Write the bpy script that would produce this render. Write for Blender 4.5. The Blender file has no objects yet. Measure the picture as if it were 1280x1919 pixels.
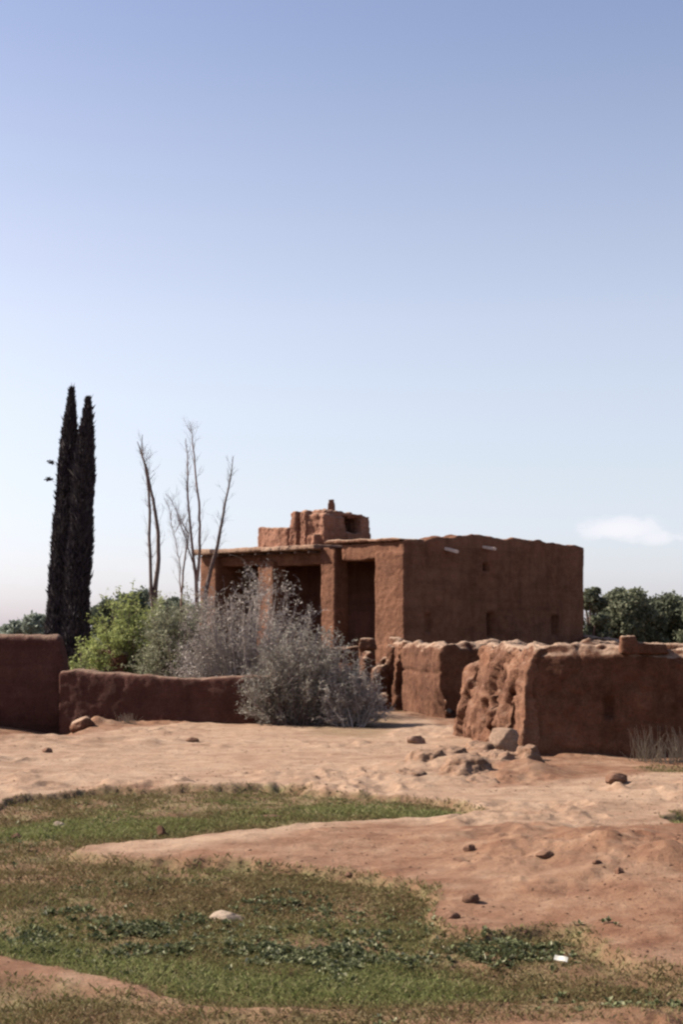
import bpy, bmesh, math, random
import numpy as np
from mathutils import Vector, Matrix

random.seed(7)
RNG = np.random.default_rng(11)
scene = bpy.context.scene
COL = scene.collection

# ------------------------------------------------------------------ camera
EYE = 1.75
FPX = 2600.0                       # focal length in pixels of the 1280 px wide photo
PITCH = math.atan(240.0 / FPX)
cam_d = bpy.data.cameras.new('camera')
cam = bpy.data.objects.new('camera', cam_d)
COL.objects.link(cam)
cam.location = (0, 0, EYE)
cam.rotation_euler = (math.pi / 2 + PITCH, 0, 0)
cam_d.sensor_fit = 'HORIZONTAL'
cam_d.sensor_width = 36.0
cam_d.lens = 36.0 * FPX / 1280.0
cam_d.clip_start = 0.1
cam_d.clip_end = 6000
scene.camera = cam
scene.render.engine = 'CYCLES'
scene.cycles.filter_width = 2.4    # a soft old lens
scene.cycles.max_bounces = 6
scene.cycles.diffuse_bounces = 3

# ------------------------------------------------------------------ light
SUN_DIR = Vector((-0.84, 0.19, 0.70)).normalized()     # towards the sun
sun_el = math.asin(SUN_DIR.z)
sun_az = math.atan2(SUN_DIR.x, SUN_DIR.y)              # clockwise from +Y
world = bpy.data.worlds.new('World')
scene.world = world
world.use_nodes = True
wt = world.node_tree
for n in list(wt.nodes):
    wt.nodes.remove(n)
w_out = wt.nodes.new('ShaderNodeOutputWorld')
w_bg = wt.nodes.new('ShaderNodeBackground')
w_sky = wt.nodes.new('ShaderNodeTexSky')
w_sky.sky_type = 'NISHITA'
w_sky.sun_disc = False
w_sky.sun_elevation = sun_el
w_sky.sun_rotation = sun_az
w_sky.altitude = 300
w_sky.air_density = 1.0
w_sky.dust_density = 1.0
w_sky.ozone_density = 1.6
w_bg.inputs['Strength'].default_value = 0.09
# faint fair weather clouds low over the horizon, fixed by direction
tc = wt.nodes.new('ShaderNodeTexCoord')
sep = wt.nodes.new('ShaderNodeSeparateXYZ')
wt.links.new(tc.outputs['Generated'], sep.inputs[0])
mp = wt.nodes.new('ShaderNodeMapping')
mp.inputs['Scale'].default_value = (42, 42, 62)
wt.links.new(tc.outputs['Generated'], mp.inputs[0])
cn = wt.nodes.new('ShaderNodeTexNoise')
cn.inputs['Scale'].default_value = 1.0
cn.inputs['Detail'].default_value = 6
cn.inputs['Roughness'].default_value = 0.55
wt.links.new(mp.outputs[0], cn.inputs['Vector'])
def wmath(op, a, b=None, c=None, clamp=False):
    n = wt.nodes.new('ShaderNodeMath'); n.operation = op; n.use_clamp = clamp
    for i, v in enumerate((a, b, c)):
        if v is None: continue
        if isinstance(v, (int, float)): n.inputs[i].default_value = v
        else: wt.links.new(v, n.inputs[i])
    return n.outputs[0]
def blob(cx, cz, rx, rz):
    dx = wmath('DIVIDE', wmath('SUBTRACT', sep.outputs['X'], cx), rx)
    dz = wmath('DIVIDE', wmath('SUBTRACT', sep.outputs['Z'], cz), rz)
    d = wmath('ADD', wmath('MULTIPLY', dx, dx), wmath('MULTIPLY', dz, dz))
    return wmath('SUBTRACT', 1.0, d, clamp=True)
b1 = blob(0.197, 0.078, 0.042, 0.013)
b2 = blob(-0.185, 0.048, 0.08, 0.022)
b3 = blob(0.225, 0.072, 0.05, 0.008)
bs = wmath('MAXIMUM', wmath('MAXIMUM', b1, wmath('MULTIPLY', b2, 0.4)), wmath('MULTIPLY', b3, 0.8))
cm = wmath('MULTIPLY', wmath('SUBTRACT', wmath('ADD', cn.outputs['Fac'], wmath('MULTIPLY', bs, 0.45)), 0.62), 5.0, clamp=True)
cm = wmath('MULTIPLY', wmath('MULTIPLY', cm, bs, clamp=True), 0.9)
tint = wt.nodes.new('ShaderNodeMix'); tint.data_type = 'RGBA'; tint.blend_type = 'MULTIPLY'
tint.inputs[0].default_value = 1.0
wt.links.new(w_sky.outputs[0], tint.inputs[6])
tr_ = wt.nodes.new('ShaderNodeValToRGB')     # milky summer haze: whiter low down, softer blue above
te = tr_.color_ramp.elements
while len(te) < 10: te.new(0.5)
for i_, (p_, c_) in enumerate(((0.0, (.57, .56, .84)), (.03, (.69, .64, .82)), (.055, (.80, .70, .79)), (.115, (1.0, .80, .745)), (.17, (1.17, .895, .775)), (.226, (1.26, .945, .80)),
                              (.28, (1.24, .93, .80)), (.34, (1.16, .895, .79)), (.42, (1.01, .815, .775)), (1.0, (.70, .62, .60)))):
    te[i_].position = p_; te[i_].color = (*c_, 1)
wt.links.new(sep.outputs['Z'], tr_.inputs[0])
wt.links.new(tr_.outputs[0], tint.inputs[7])
cmix = wt.nodes.new('ShaderNodeMix'); cmix.data_type = 'RGBA'
wt.links.new(cm, cmix.inputs[0])
wt.links.new(tint.outputs[2], cmix.inputs[6])
cmix.inputs[7].default_value = (4.3, 4.25, 4.5, 1)
wt.links.new(cmix.outputs[2], w_bg.inputs[0])
wt.links.new(w_bg.outputs[0], w_out.inputs[0])

sun_d = bpy.data.lights.new('sun', 'SUN')
sun_d.energy = 5.0
sun_d.angle = math.radians(0.6)
sun_d.color = (1.0, 0.915, 0.79)
sun = bpy.data.objects.new('sun', sun_d)
COL.objects.link(sun)
sun.location = (-20, 10, 20)
sun.rotation_euler = (-SUN_DIR).to_track_quat('-Z', 'Y').to_euler()

scene.view_settings.view_transform = 'Standard'
scene.view_settings.look = 'None'
scene.view_settings.exposure = 1.3
scene.view_settings.gamma = 1.0

# ------------------------------------------------------------------ numeric helpers
def pix(px, py, Y):
    """point at depth Y that stands at this place of the photo"""
    a = (px - 640) / FPX
    b = (959.5 - py) / FPX
    d = (a, math.cos(PITCH) - b * math.sin(PITCH), math.sin(PITCH) + b * math.cos(PITCH))
    t = Y / d[1]
    return Vector((d[0] * t, Y, EYE + d[2] * t))
def pz(px, py, Y): return pix(px, py, Y).z
def pxx(px, Y, py=1200): return pix(px, py, Y).x
def gpt(px, py):
    a = pix(px, py, 1.0)
    t = EYE / (EYE - a.z)
    return (a.x * t, t)

def _hash(ix, iy, iz, seed):
    h = (ix.astype(np.int64) * 374761393 + iy.astype(np.int64) * 668265263 + iz.astype(np.int64) * 2147483647 + seed * 1274126177) & 0xFFFFFFFF
    h = ((h ^ (h >> 13)) * 1274126177) & 0xFFFFFFFF
    h = ((h ^ (h >> 16)) * 2246822519) & 0xFFFFFFFF
    h = h ^ (h >> 15)
    return (h & 0xFFFFFF).astype(np.float64) / 0xFFFFFF * 2 - 1
def vnoise(p, seed=0):
    f = np.floor(p); i = f.astype(np.int64); u = p - f
    u = u * u * u * (u * (u * 6 - 15) + 10)
    r = 0
    for dx in (0, 1):
        wx = u[:, 0] if dx else 1 - u[:, 0]
        for dy in (0, 1):
            wy = u[:, 1] if dy else 1 - u[:, 1]
            for dz in (0, 1):
                wz = u[:, 2] if dz else 1 - u[:, 2]
                r = r + wx * wy * wz * _hash(i[:, 0] + dx, i[:, 1] + dy, i[:, 2] + dz, seed)
    return r
def fbm(p, scale=1.0, octs=4, seed=0, gain=0.5):
    p = np.asarray(p, dtype=np.float64)
    if p.shape[1] == 2: p = np.c_[p, np.zeros(len(p))]
    r = 0; a = 1.0; s = scale; tot = 0
    for o in range(octs):
        r = r + a * vnoise(p * s + o * 17.3, seed + o); tot += a
        a *= gain; s *= 2.03
    return r / tot
def chunks(p, scale=1.0, seed=0):
    """random step per irregular cell and distance to the cell's rim: broken lumps"""
    p = np.asarray(p) * scale; f = np.floor(p).astype(np.int64)
    best = np.full(len(p), 9.0); second = np.full(len(p), 9.0); val = np.zeros(len(p))
    for dx in (-1, 0, 1):
        for dy in (-1, 0, 1):
            for dz in (-1, 0, 1):
                i = f[:, 0] + dx; j = f[:, 1] + dy; k = f[:, 2] + dz
                q = np.c_[i + .5 + .45 * _hash(i, j, k, seed), j + .5 + .45 * _hash(i, j, k, seed + 1), k + .5 + .45 * _hash(i, j, k, seed + 2)]
                d = np.linalg.norm(p - q, axis=1); h = _hash(i, j, k, seed + 3)
                nearer = d < best
                second = np.where(nearer, best, np.minimum(second, d))
                val = np.where(nearer, h, val); best = np.where(nearer, d, best)
    return val, np.clip((second - best) * 4, 0, 1)
def crag(p, scale=1.0, seed=0, octs=4):
    """sharp-crested noise: slabs and ridges of broken earth"""
    p = np.asarray(p, float); r = 0; a = 1.0; s_ = scale; tot = 0
    for o in range(octs):
        r = r + a * (1 - 2.4 * np.abs(vnoise(p * s_ + 9.1 * o, seed + o))); tot += a; a *= .5; s_ *= 2.1
    return r / tot
def sst(a, b, x):
    t = np.clip((x - a) / (b - a), 0, 1)
    return t * t * (3 - 2 * t)
def inpoly(x, y, poly):
    ins = np.zeros(len(x), bool)
    n = len(poly)
    for i in range(n):
        x1, y1 = poly[i]; x2, y2 = poly[(i + 1) % n]
        c = ((y1 > y) != (y2 > y)) & (x < (x2 - x1) * (y - y1) / ((y2 - y1) if y2 != y1 else 1e-9) + x1)
        ins ^= c
    return ins
def segdist(x, y, poly):
    d = np.full(len(x), 1e9)
    n = len(poly)
    for i in range(n):
        x1, y1 = poly[i]; x2, y2 = poly[(i + 1) % n]
        vx, vy = x2 - x1, y2 - y1
        t = np.clip(((x - x1) * vx + (y - y1) * vy) / (vx * vx + vy * vy + 1e-9), 0, 1)
        d = np.minimum(d, np.hypot(x - x1 - t * vx, y - y1 - t * vy))
    return d

# ------------------------------------------------------------------ object helpers
def tag(o, label=None, cat=None, group=None, kind=None):
    if label: o['label'] = label
    if cat: o['category'] = cat
    if group: o['group'] = group
    if kind: o['kind'] = kind
    return o
def empty(name, loc, label, cat, group=None):
    o = bpy.data.objects.new(name, None)
    COL.objects.link(o); o.location = loc
    o.empty_display_size = 0.3
    return tag(o, label, cat, group)
def link_mesh(name, me, mat, parent=None):
    o = bpy.data.objects.new(name, me)
    COL.objects.link(o)
    if mat is not None:
        me.materials.clear(); me.materials.append(mat)
    if parent is not None:
        o.parent = parent
        o.matrix_parent_inverse = Matrix.Translation(-Vector(parent.location))
    return o
def np_mesh(name, verts, faces, mat, parent=None, smooth=False, attr=None):
    """verts (n,3); faces (m,k) all of one size; attr = {name: per-vertex values}"""
    verts = np.asarray(verts, dtype=np.float32); faces = np.asarray(faces, dtype=np.int32)
    me = bpy.data.meshes.new(name)
    me.vertices.add(len(verts)); me.vertices.foreach_set('co', verts.ravel())
    k = faces.shape[1]
    me.loops.add(faces.size); me.loops.foreach_set('vertex_index', faces.ravel())
    me.polygons.add(len(faces))
    me.polygons.foreach_set('loop_start', np.arange(0, faces.size, k, dtype=np.int32))
    me.polygons.foreach_set('loop_total', np.full(len(faces), k, dtype=np.int32))
    me.polygons.foreach_set('use_smooth', np.full(len(faces), smooth, dtype=bool))
    me.update(calc_edges=True)
    if attr:
        for an, v in attr.items():
            a = me.attributes.new(an, 'FLOAT', 'POINT'); a.data.foreach_set('value', np.asarray(v, dtype=np.float32))
    return link_mesh(name, me, mat, parent)

def box_pts(quad, z0, z1, inset=0.0):
    """hull of a prism on a four-cornered base; z0, z1 numbers or lists; the top drawn in by inset"""
    q = [Vector((p[0], p[1], 0)) for p in quad]
    c = sum(q, Vector()) / len(q)
    z0 = z0 if isinstance(z0, (list, tuple)) else [z0] * len(q)
    z1 = z1 if isinstance(z1, (list, tuple)) else [z1] * len(q)
    pts = []
    for i, p in enumerate(q):
        pts.append((p.x, p.y, z0[i]))
        d = (c - p); d = d.normalized() * min(inset, d.length * .8)
        pts.append((p.x + d.x, p.y + d.y, z1[i]))
    return pts
def seg_pts(a, b, th, z0, za, zb, cham=0.10, side=0):
    """a run of mud wall from a to b; thickness th grows to the left (side=1), right (-1) or both sides (0)"""
    a = Vector(a); b = Vector(b); d = (b - a).normalized(); n = Vector((-d.y, d.x))
    lo, hi = {0: (-th / 2, th / 2), 1: (0, th), -1: (-th, 0)}[side]
    pts = []
    for p, z in ((a, za), (b, zb)):
        for o_, zz in ((lo, z0), (hi, z0), (lo, z - cham), (hi, z - cham), (lo + cham, z), (hi - cham, z)):
            pts.append((p.x + n.x * o_, p.y + n.y * o_, zz))
    return pts
def mud(name, hulls, voxel, mat, parent=None, amp=0.05, scale=1.2, fine=0.015, seed=0, cb=None, pit=0.0, chunk=0.0, csc=3.0):
    """union of convex hulls, remeshed and worn by noise"""
    bm = bmesh.new()
    for pts in hulls:
        vs = [bm.verts.new(p) for p in pts]
        r = bmesh.ops.convex_hull(bm, input=vs)
        junk = [g for g in r['geom_interior'] if isinstance(g, bmesh.types.BMVert)]
        if junk: bmesh.ops.delete(bm, geom=junk, context='VERTS')
    bmesh.ops.recalc_face_normals(bm, faces=bm.faces)
    me = bpy.data.meshes.new(name + '_raw'); bm.to_mesh(me); bm.free()
    tmp = bpy.data.objects.new('tmp', me); COL.objects.link(tmp)
    m = tmp.modifiers.new('r', 'REMESH'); m.mode = 'VOXEL'; m.voxel_size = voxel; m.adaptivity = 0
    dg = bpy.context.evaluated_depsgraph_get(); dg.update()
    me2 = bpy.data.meshes.new_from_object(tmp.evaluated_get(dg))
    bpy.data.objects.remove(tmp); bpy.data.meshes.remove(me)
    n = len(me2.vertices)
    co = np.empty(n * 3); me2.vertices.foreach_get('co', co); co = co.reshape(-1, 3)
    no = np.empty(n * 3, dtype=np.float32)
    me2.vertex_normals.foreach_get('vector', no); no = no.reshape(-1, 3).astype(np.float64)
    d = amp * fbm(co, scale, 3, seed) + fine * fbm(co, scale * 7, 3, seed + 5)
    if pit:
        v = fbm(co, scale * 2.6, 3, seed + 9)
        d = d - pit * np.clip(1 - np.abs(v) * 7, 0, 1)
    if chunk:
        wp = co + .12 * np.c_[fbm(co, 3, 2, 1), fbm(co, 3, 2, 2), fbm(co, 3, 2, 3)]
        v1, e1 = chunks(wp * np.array([1, 1, 1.3]), csc, seed); v2, e2 = chunks(wp, csc * 2.3, seed + 7)
        d = d + chunk * crag(wp * np.array([1, 1, .7]), csc * .8, seed, 4) + chunk * .35 * ((v2 * .6 + .5) * e2 - .3)
    co2 = co + no * d[:, None]
    if cb is not None: co2 = cb(co2, co, no)
    me2.vertices.foreach_set('co', co2.ravel())
    me2.polygons.foreach_set('use_smooth', np.ones(len(me2.polygons), dtype=bool))
    me2.update()
    me2.name = name
    return link_mesh(name, me2, mat, parent)
def clod(name, x, y, z, sx, sy, sz, mat, seed, amp=0.25, sub=4, rot=0.0, parent=None):
    bm = bmesh.new(); bmesh.ops.create_icosphere(bm, subdivisions=sub, radius=1.0)
    me = bpy.data.meshes.new(name); bm.to_mesh(me); bm.free()
    n = len(me.vertices); co = np.empty(n * 3); me.vertices.foreach_get('co', co); co = co.reshape(-1, 3)
    nn = co / np.linalg.norm(co, axis=1)[:, None]
    f = 1 + amp * fbm(co + seed * 3.7, 0.9, 2, seed) * 2 + amp * 0.5 * fbm(co, 3.0, 3, seed + 1)
    co = nn * f[:, None]
    # a few broken flat faces
    r = random.Random(seed)
    for k in range(5):
        d = Vector((r.uniform(-1, 1), r.uniform(-1, 1), r.uniform(-.3, 1))).normalized(); h = r.uniform(.62, .9)
        dd = np.array(d); t = co @ dd - h
        co = co - np.clip(t, 0, None)[:, None] * dd * .9
    co = co * np.array([sx, sy, sz])
    ca, sa = math.cos(rot), math.sin(rot)
    co = np.c_[co[:, 0] * ca - co[:, 1] * sa, co[:, 0] * sa + co[:, 1] * ca, co[:, 2]] + np.array([x, y, z])
    me.vertices.foreach_set('co', co.ravel())
    me.polygons.foreach_set('use_smooth', np.ones(len(me.polygons), dtype=bool)); me.update()
    return link_mesh(name, me, mat, parent)

# ------------------------------------------------------------------ materials
class NT:
    def __init__(s, name):
        s.m = bpy.data.materials.new(name); s.m.use_nodes = True
        s.t = s.m.node_tree; s.b = s.t.nodes['Principled BSDF']
        s.b.inputs['Specular IOR Level'].default_value = 0.15
        s.tc = s.t.nodes.new('ShaderNodeTexCoord').outputs['Object']
    def noise(s, scale, detail=5, rough=0.55, vec=None, out='Fac'):
        n = s.t.nodes.new('ShaderNodeTexNoise'); n.inputs['Scale'].default_value = scale
        n.inputs['Detail'].default_value = detail; n.inputs['Roughness'].default_value = rough
        s.t.links.new(vec or s.tc, n.inputs['Vector']); return n.outputs[out]
    def ramp(s, fac, stops):
        r = s.t.nodes.new('ShaderNodeValToRGB'); e = r.color_ramp.elements
        while len(e) < len(stops): e.new(0.5)
        for i, (p, c) in enumerate(stops):
            e[i].position = p; e[i].color = (c if len(c) == 4 else (*c, 1)) if isinstance(c, tuple) else (c, c, c, 1)
        s.t.links.new(fac, r.inputs[0]); return r.outputs[0]
    def mix(s, fac, a, b, mode='MIX'):
        m = s.t.nodes.new('ShaderNodeMix'); m.data_type = 'RGBA'; m.blend_type = mode
        for sock, v in ((m.inputs[0], fac), (m.inputs[6], a), (m.inputs[7], b)):
            if isinstance(v, (int, float)): sock.default_value = v
            elif isinstance(v, tuple): sock.default_value = (*v, 1) if len(v) == 3 else v
            else: s.t.links.new(v, sock)
        return m.outputs[2]
    def math(s, op, a, b=0.0, clamp=False):
        n = s.t.nodes.new('ShaderNodeMath'); n.operation = op; n.use_clamp = clamp
        for i, v in enumerate((a, b)):
            if isinstance(v, (int, float)): n.inputs[i].default_value = v
            else: s.t.links.new(v, n.inputs[i])
        return n.outputs[0]
    def attr(s, name):
        a = s.t.nodes.new('ShaderNodeAttribute'); a.attribute_name = name; return a
    def map(s, scale=(1, 1, 1)):
        n = s.t.nodes.new('ShaderNodeMapping'); n.inputs['Scale'].default_value = scale
        s.t.links.new(s.tc, n.inputs[0]); return n.outputs[0]
    def bump(s, h, strength, dist, prev=None):
        b = s.t.nodes.new('ShaderNodeBump'); b.inputs['Strength'].default_value = strength
        b.inputs['Distance'].default_value = dist; s.t.links.new(h, b.inputs['Height'])
        if prev is not None: s.t.links.new(prev, b.inputs['Normal'])
        return b.outputs[0]
    def done(s, col, rough=0.95, normal=None):
        if isinstance(col, tuple): s.b.inputs['Base Color'].default_value = (*col, 1)
        else: s.t.links.new(col, s.b.inputs['Base Color'])
        s.b.inputs['Roughness'].default_value = rough
        if normal is not None: s.t.links.new(normal, s.b.inputs['Normal'])
        return s.m

def mud_material(name, base, dark, light, bumpd=0.03, lay=True, k=0.5, toplit=0.0):
    base, dark, light = [tuple(v * k for v in c) for c in (base, dark, light)]
    n = NT(name)
    big = n.noise(0.7, 4, 0.6)
    col = n.ramp(big, [(0.30, dark), (0.52, base), (0.75, light)])
    blot = n.noise(4.5, 6, 0.65)
    col = n.mix(n.ramp(blot, [(0.40, 0.0), (0.62, 1.0)]), col, n.mix(0.55, col, light))
    spk = n.noise(28, 4, 0.7)
    col = n.mix(0.65, col, n.ramp(spk, [(0.30, 0.45), (0.55, 1.0), (0.75, 1.25)]), 'MULTIPLY')
    st_ = n.noise(1.0, 5, 0.65, n.map((3.2, 3.2, 0.35)))      # rain streaks down the face
    col = n.mix(0.55, col, n.ramp(st_, [(0.34, (.66, .62, .60)), (0.50, (1, 1, 1)), (0.70, (1.16, 1.12, 1.08))]), 'MULTIPLY')
    pt_ = n.noise(1.7, 3, 0.5)                                  # patched plaster
    col = n.mix(0.5, col, n.ramp(pt_, [(0.46, (.82, .80, .78)), (0.485, (1, 1, 1)), (0.60, (1, 1, 1)), (0.615, (1.15, 1.13, 1.1))]), 'MULTIPLY')
    if lay:     # horizontal courses of rammed earth
        w = n.noise(1.0, 5, 0.6, n.map((0.35, 0.35, 5.0)))
        col = n.mix(0.5, col, n.ramp(w, [(0.35, 0.70), (0.52, 1.0), (0.8, 1.1)]), 'MULTIPLY')
    if toplit:    # sunlit brightness of upward faces painted in as a paler colour
        ge = n.t.nodes.new('ShaderNodeNewGeometry'); sx = n.t.nodes.new('ShaderNodeSeparateXYZ')
        n.t.links.new(ge.outputs['Normal'], sx.inputs[0])
        up = n.math('ADD', sx.outputs['Z'], n.math('MULTIPLY', n.math('SUBTRACT', blot, .5), 1.2))
        col = n.mix(n.math('MULTIPLY', n.ramp(up, [(0.50, 0.0), (0.88, 1.0)]), toplit), col, (.29, .20, .145))
    h1 = n.noise(9, 6, 0.65); h2 = n.noise(45, 4, 0.7)
    nm = n.bump(h2, 0.5, 0.012, n.bump(h1, 0.8, bumpd))
    return n.done(col, 0.97, nm)
M_HOUSE = mud_material('rammed earth', (.240, .106, .062), (.165, .070, .043), (.35, .172, .108), 0.045, k=.55)
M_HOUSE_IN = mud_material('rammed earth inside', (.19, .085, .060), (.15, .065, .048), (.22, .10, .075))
M_WALL = mud_material('ruined earth wall', (.185, .078, .045), (.115, .047, .029), (.30, .148, .090), 0.06, toplit=.85)
M_DARKWALL = mud_material('shade-darkened earth wall', (.145, .060, .046), (.105, .042, .034), (.19, .09, .068), 0.05, toplit=.4)  # darker copy of the wall earth, shade put into the colour
M_RUIN = mud_material('broken tan earth', (.28, .130, .078), (.15, .064, .039), (.40, .215, .138), 0.07, False, .5, .2)
M_HEAP = mud_material('fallen soft earth', (.33, .185, .118), (.20, .098, .060), (.44, .28, .19), 0.04, False, .5, .3)
M_ROOFROOM = mud_material('sunlit-toned earth', (.40, .19, .125), (.28, .125, .082), (.50, .27, .19), 0.04, toplit=.5)  # lighter earth, sunlight on the roof walls put into the colour
M_PALE_EARTH = mud_material('pale earth and lit edge', (.42, .26, .185), (.31, .175, .12), (.50, .34, .25), 0.04, False, .55)
M_CLOD = mud_material('red earth clod', (.27, .140, .090), (.17, .078, .048), (.36, .21, .145), 0.03, False, .45)
M_BOULD = mud_material('pale boulder', (.40, .26, .185), (.28, .165, .11), (.50, .36, .27), 0.02, False)
M_STONE = mud_material('pale stone', (.42, .31, .235), (.28, .19, .13), (.52, .41, .32), 0.02, False)

def bark(name, c1, c2):
    n = NT(name)
    w = n.noise(1.0, 5, 0.6, n.map((14, 14, 2.0)))
    return n.done(n.ramp(w, [(0.3, c1), (0.7, c2)]), 0.9, n.bump(w, 0.6, 0.01))
M_BARK = bark('grey brown bark', (.075, .050, .045), (.15, .105, .09))
M_BARKRED = bark('reddish bark', (.13, .075, .06), (.24, .15, .12))
M_TWIG = bark('dry twig', (.20, .165, .15), (.36, .31, .28))
M_TWIGG = bark('greenish twig', (.17, .16, .12), (.30, .28, .215))
M_WOOD = bark('weathered pale wood', (.42, .33, .28), (.58, .48, .42))

def leaf_mat(name, cols, transl=0.25):
    n = NT(name)
    a = n.attr('shade').outputs['Fac']
    st = [(i / (len(cols) - 1), c) for i, c in enumerate(cols)]
    col = n.ramp(a, st)
    n.done(col, 0.75)
    tr = n.t.nodes.new('ShaderNodeBsdfTranslucent'); n.t.links.new(col, tr.inputs[0])
    mx = n.t.nodes.new('ShaderNodeMixShader'); mx.inputs[0].default_value = transl
    out = n.t.nodes['Material Output']
    n.t.links.new(n.b.outputs[0], mx.inputs[1]); n.t.links.new(tr.outputs[0], mx.inputs[2])
    n.t.links.new(mx.outputs[0], out.inputs[0])
    return n.m
M_CYP = leaf_mat('cypress foliage', [(.028, .022, .030), (.045, .037, .042), (.07, .064, .058)], 0.05)
M_OLIVE = leaf_mat('olive foliage', [(.06, .066, .043), (.12, .13, .085), (.24, .235, .15)], 0.3)
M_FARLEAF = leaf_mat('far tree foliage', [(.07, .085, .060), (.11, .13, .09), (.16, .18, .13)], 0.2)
M_PALELEAF = leaf_mat('haze-tinted far foliage', [(.16, .18, .15), (.22, .25, .20), (.28, .31, .26)], .2)  # distance haze put into the leaf colour
M_MIXLEAF = leaf_mat('ashen green leaves', [(.12, .112, .088), (.21, .198, .165), (.33, .31, .275)], .2)
M_LIME = leaf_mat('fresh green foliage', [(.13, .155, .045), (.25, .285, .095), (.38, .40, .17)], 0.35)
M_SAGE = leaf_mat('grey green foliage', [(.12, .125, .078), (.22, .225, .145), (.34, .34, .23)], 0.25)
M_DRYLEAF = leaf_mat('dry lilac grey leaves', [(.17, .148, .13), (.28, .25, .222), (.40, .365, .33)], 0.2)
M_GRASS = leaf_mat('grass', [(.140, .095, .048), (.140, .122, .052), (.145, .165, .056), (.25, .20, .12)], 0.3)
M_WEED = leaf_mat('broad leaved weed', [(.060, .068, .030), (.115, .125, .058), (.36, .34, .24)], 0.2)
M_STRAW = leaf_mat('dry grass stalk', [(.20, .17, .13), (.34, .29, .22), (.46, .40, .31)], 0.3)

# ------------------------------------------------------------------ the ground
def P(*pts): return [gpt(*p) for p in pts]
G_MAIN = P((-260, 1560), (-60, 1520), (60, 1496), (200, 1483), (330, 1477), (520, 1475), (640, 1480), (760, 1490), (860, 1504), (905, 1520),
           (800, 1530), (640, 1536), (520, 1545), (400, 1560), (260, 1571), (150, 1578), (138, 1592), (200, 1606), (300, 1611), (420, 1612), (560, 1628),
           (700, 1642), (790, 1668), (820, 1700), (840, 1732), (920, 1742), (1010, 1730), (1080, 1733), (1130, 1752), (1190, 1790),
           (1300, 1812), (1450, 1830), (1450, 1868), (1100, 1866), (900, 1872), (700, 1876), (420, 1868), (330, 1850), (240, 1822), (120, 1790), (0, 1764), (-200, 1740), (-400, 1700))
G_LOW = P((-200, 1830), (0, 1826), (150, 1838), (300, 1862), (450, 1878), (700, 1892), (760, 1915), (700, 1990), (-300, 2000))
G_FADE = P((600, 1860), (900, 1850), (1450, 1850), (1450, 1905), (1100, 1905), (600, 1912))
G_RIGHT = P((1235, 1530), (1262, 1520), (1400, 1512), (1500, 1535), (1400, 1552), (1262, 1542))
G_BUSH = P((560, 1360), (600, 1352), (740, 1345), (760, 1362), (700, 1380), (610, 1378))
G_WALLR = P((1190, 1432), (1290, 1428), (1420, 1430), (1400, 1446), (1200, 1444))
GREEN = P((-80, 1740), (150, 1745), (330, 1780), (520, 1800), (700, 1790), (860, 1800), (960, 1850), (700, 1860), (440, 1842), (260, 1812), (100, 1775), (-80, 1760))
GREEN2 = P((560, 1505), (720, 1500), (860, 1512), (800, 1524), (620, 1528), (540, 1530), (200, 1562), (0, 1556), (0, 1535), (260, 1530))
WEEDS = [P((-60, 1700), (60, 1690), (240, 1683), (340, 1690), (420, 1720), (380, 1760), (200, 1752), (40, 1738)),
         P((400, 1740), (520, 1724), (680, 1728), (720, 1770), (640, 1800), (480, 1795), (400, 1775)),
         P((760, 1772), (900, 1752), (1060, 1738), (1110, 1744), (1040, 1756), (900, 1772), (780, 1784)),
         P((480, 1668), (560, 1664), (600, 1672), (560, 1680), (500, 1682))]
PALE = P((-300, 1470), (0, 1400), (250, 1360), (500, 1345), (740, 1335), (1000, 1400), (900, 1480), (1300, 1440), (1500, 1520), (1100, 1560), (700, 1545), (300, 1600), (140, 1595), (300, 1470), (0, 1515))

def gauss(x, y, cx, cy, sx, sy, rot=0.0):
    ca, sa = math.cos(rot), math.sin(rot)
    u = ((x - cx) * ca + (y - cy) * sa) / sx; v = (-(x - cx) * sa + (y - cy) * ca) / sy
    return np.exp(-(u * u + v * v))
def masks(x, y):
    p = np.c_[x, y]
    wob = 0.32 * fbm(p, 1.1, 5, 31, .6) * np.clip(y / 12, .4, 1.6)
    def m(poly, soft=0.12, w=wob):
        near = (y > 3) & (y < 60)
        r = np.zeros(len(x))
        d = segdist(x[near], y[near], poly); ins = inpoly(x[near], y[near], poly)
        sd = np.where(ins, d, -d) + w[near]
        r[near] = sst(-soft, soft, sd)
        return r
    g = m(G_MAIN, .13)
    low = np.maximum(m(G_LOW, 0.15) * 0.5, m(G_FADE, .3) * .42)
    gr = np.maximum(np.maximum(g, low), np.maximum(m(G_RIGHT), 0.35 * m(G_BUSH, .3)))
    gr = np.maximum(gr, .5 * m(G_WALLR, .3))
    # beyond the walls a scrubby field
    far = sst(32.5, 36, y) * (0.45 + 0.3 * fbm(p, 0.35, 3, 77))
    gr = np.maximum(gr, far)
    lush = np.maximum(m(GREEN, .25), m(GREEN2, .35))
    weed = np.zeros(len(x))
    for w_ in WEEDS: weed = np.maximum(weed, m(w_, .35))
    return gr, lush, weed
HEAP = [(gpt(840, 1440), .55, .62, .26, .3), (gpt(985, 1445), .42, .50, .24, -.2), (gpt(905, 1418), .45, .8, .16, 0.)]
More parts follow.
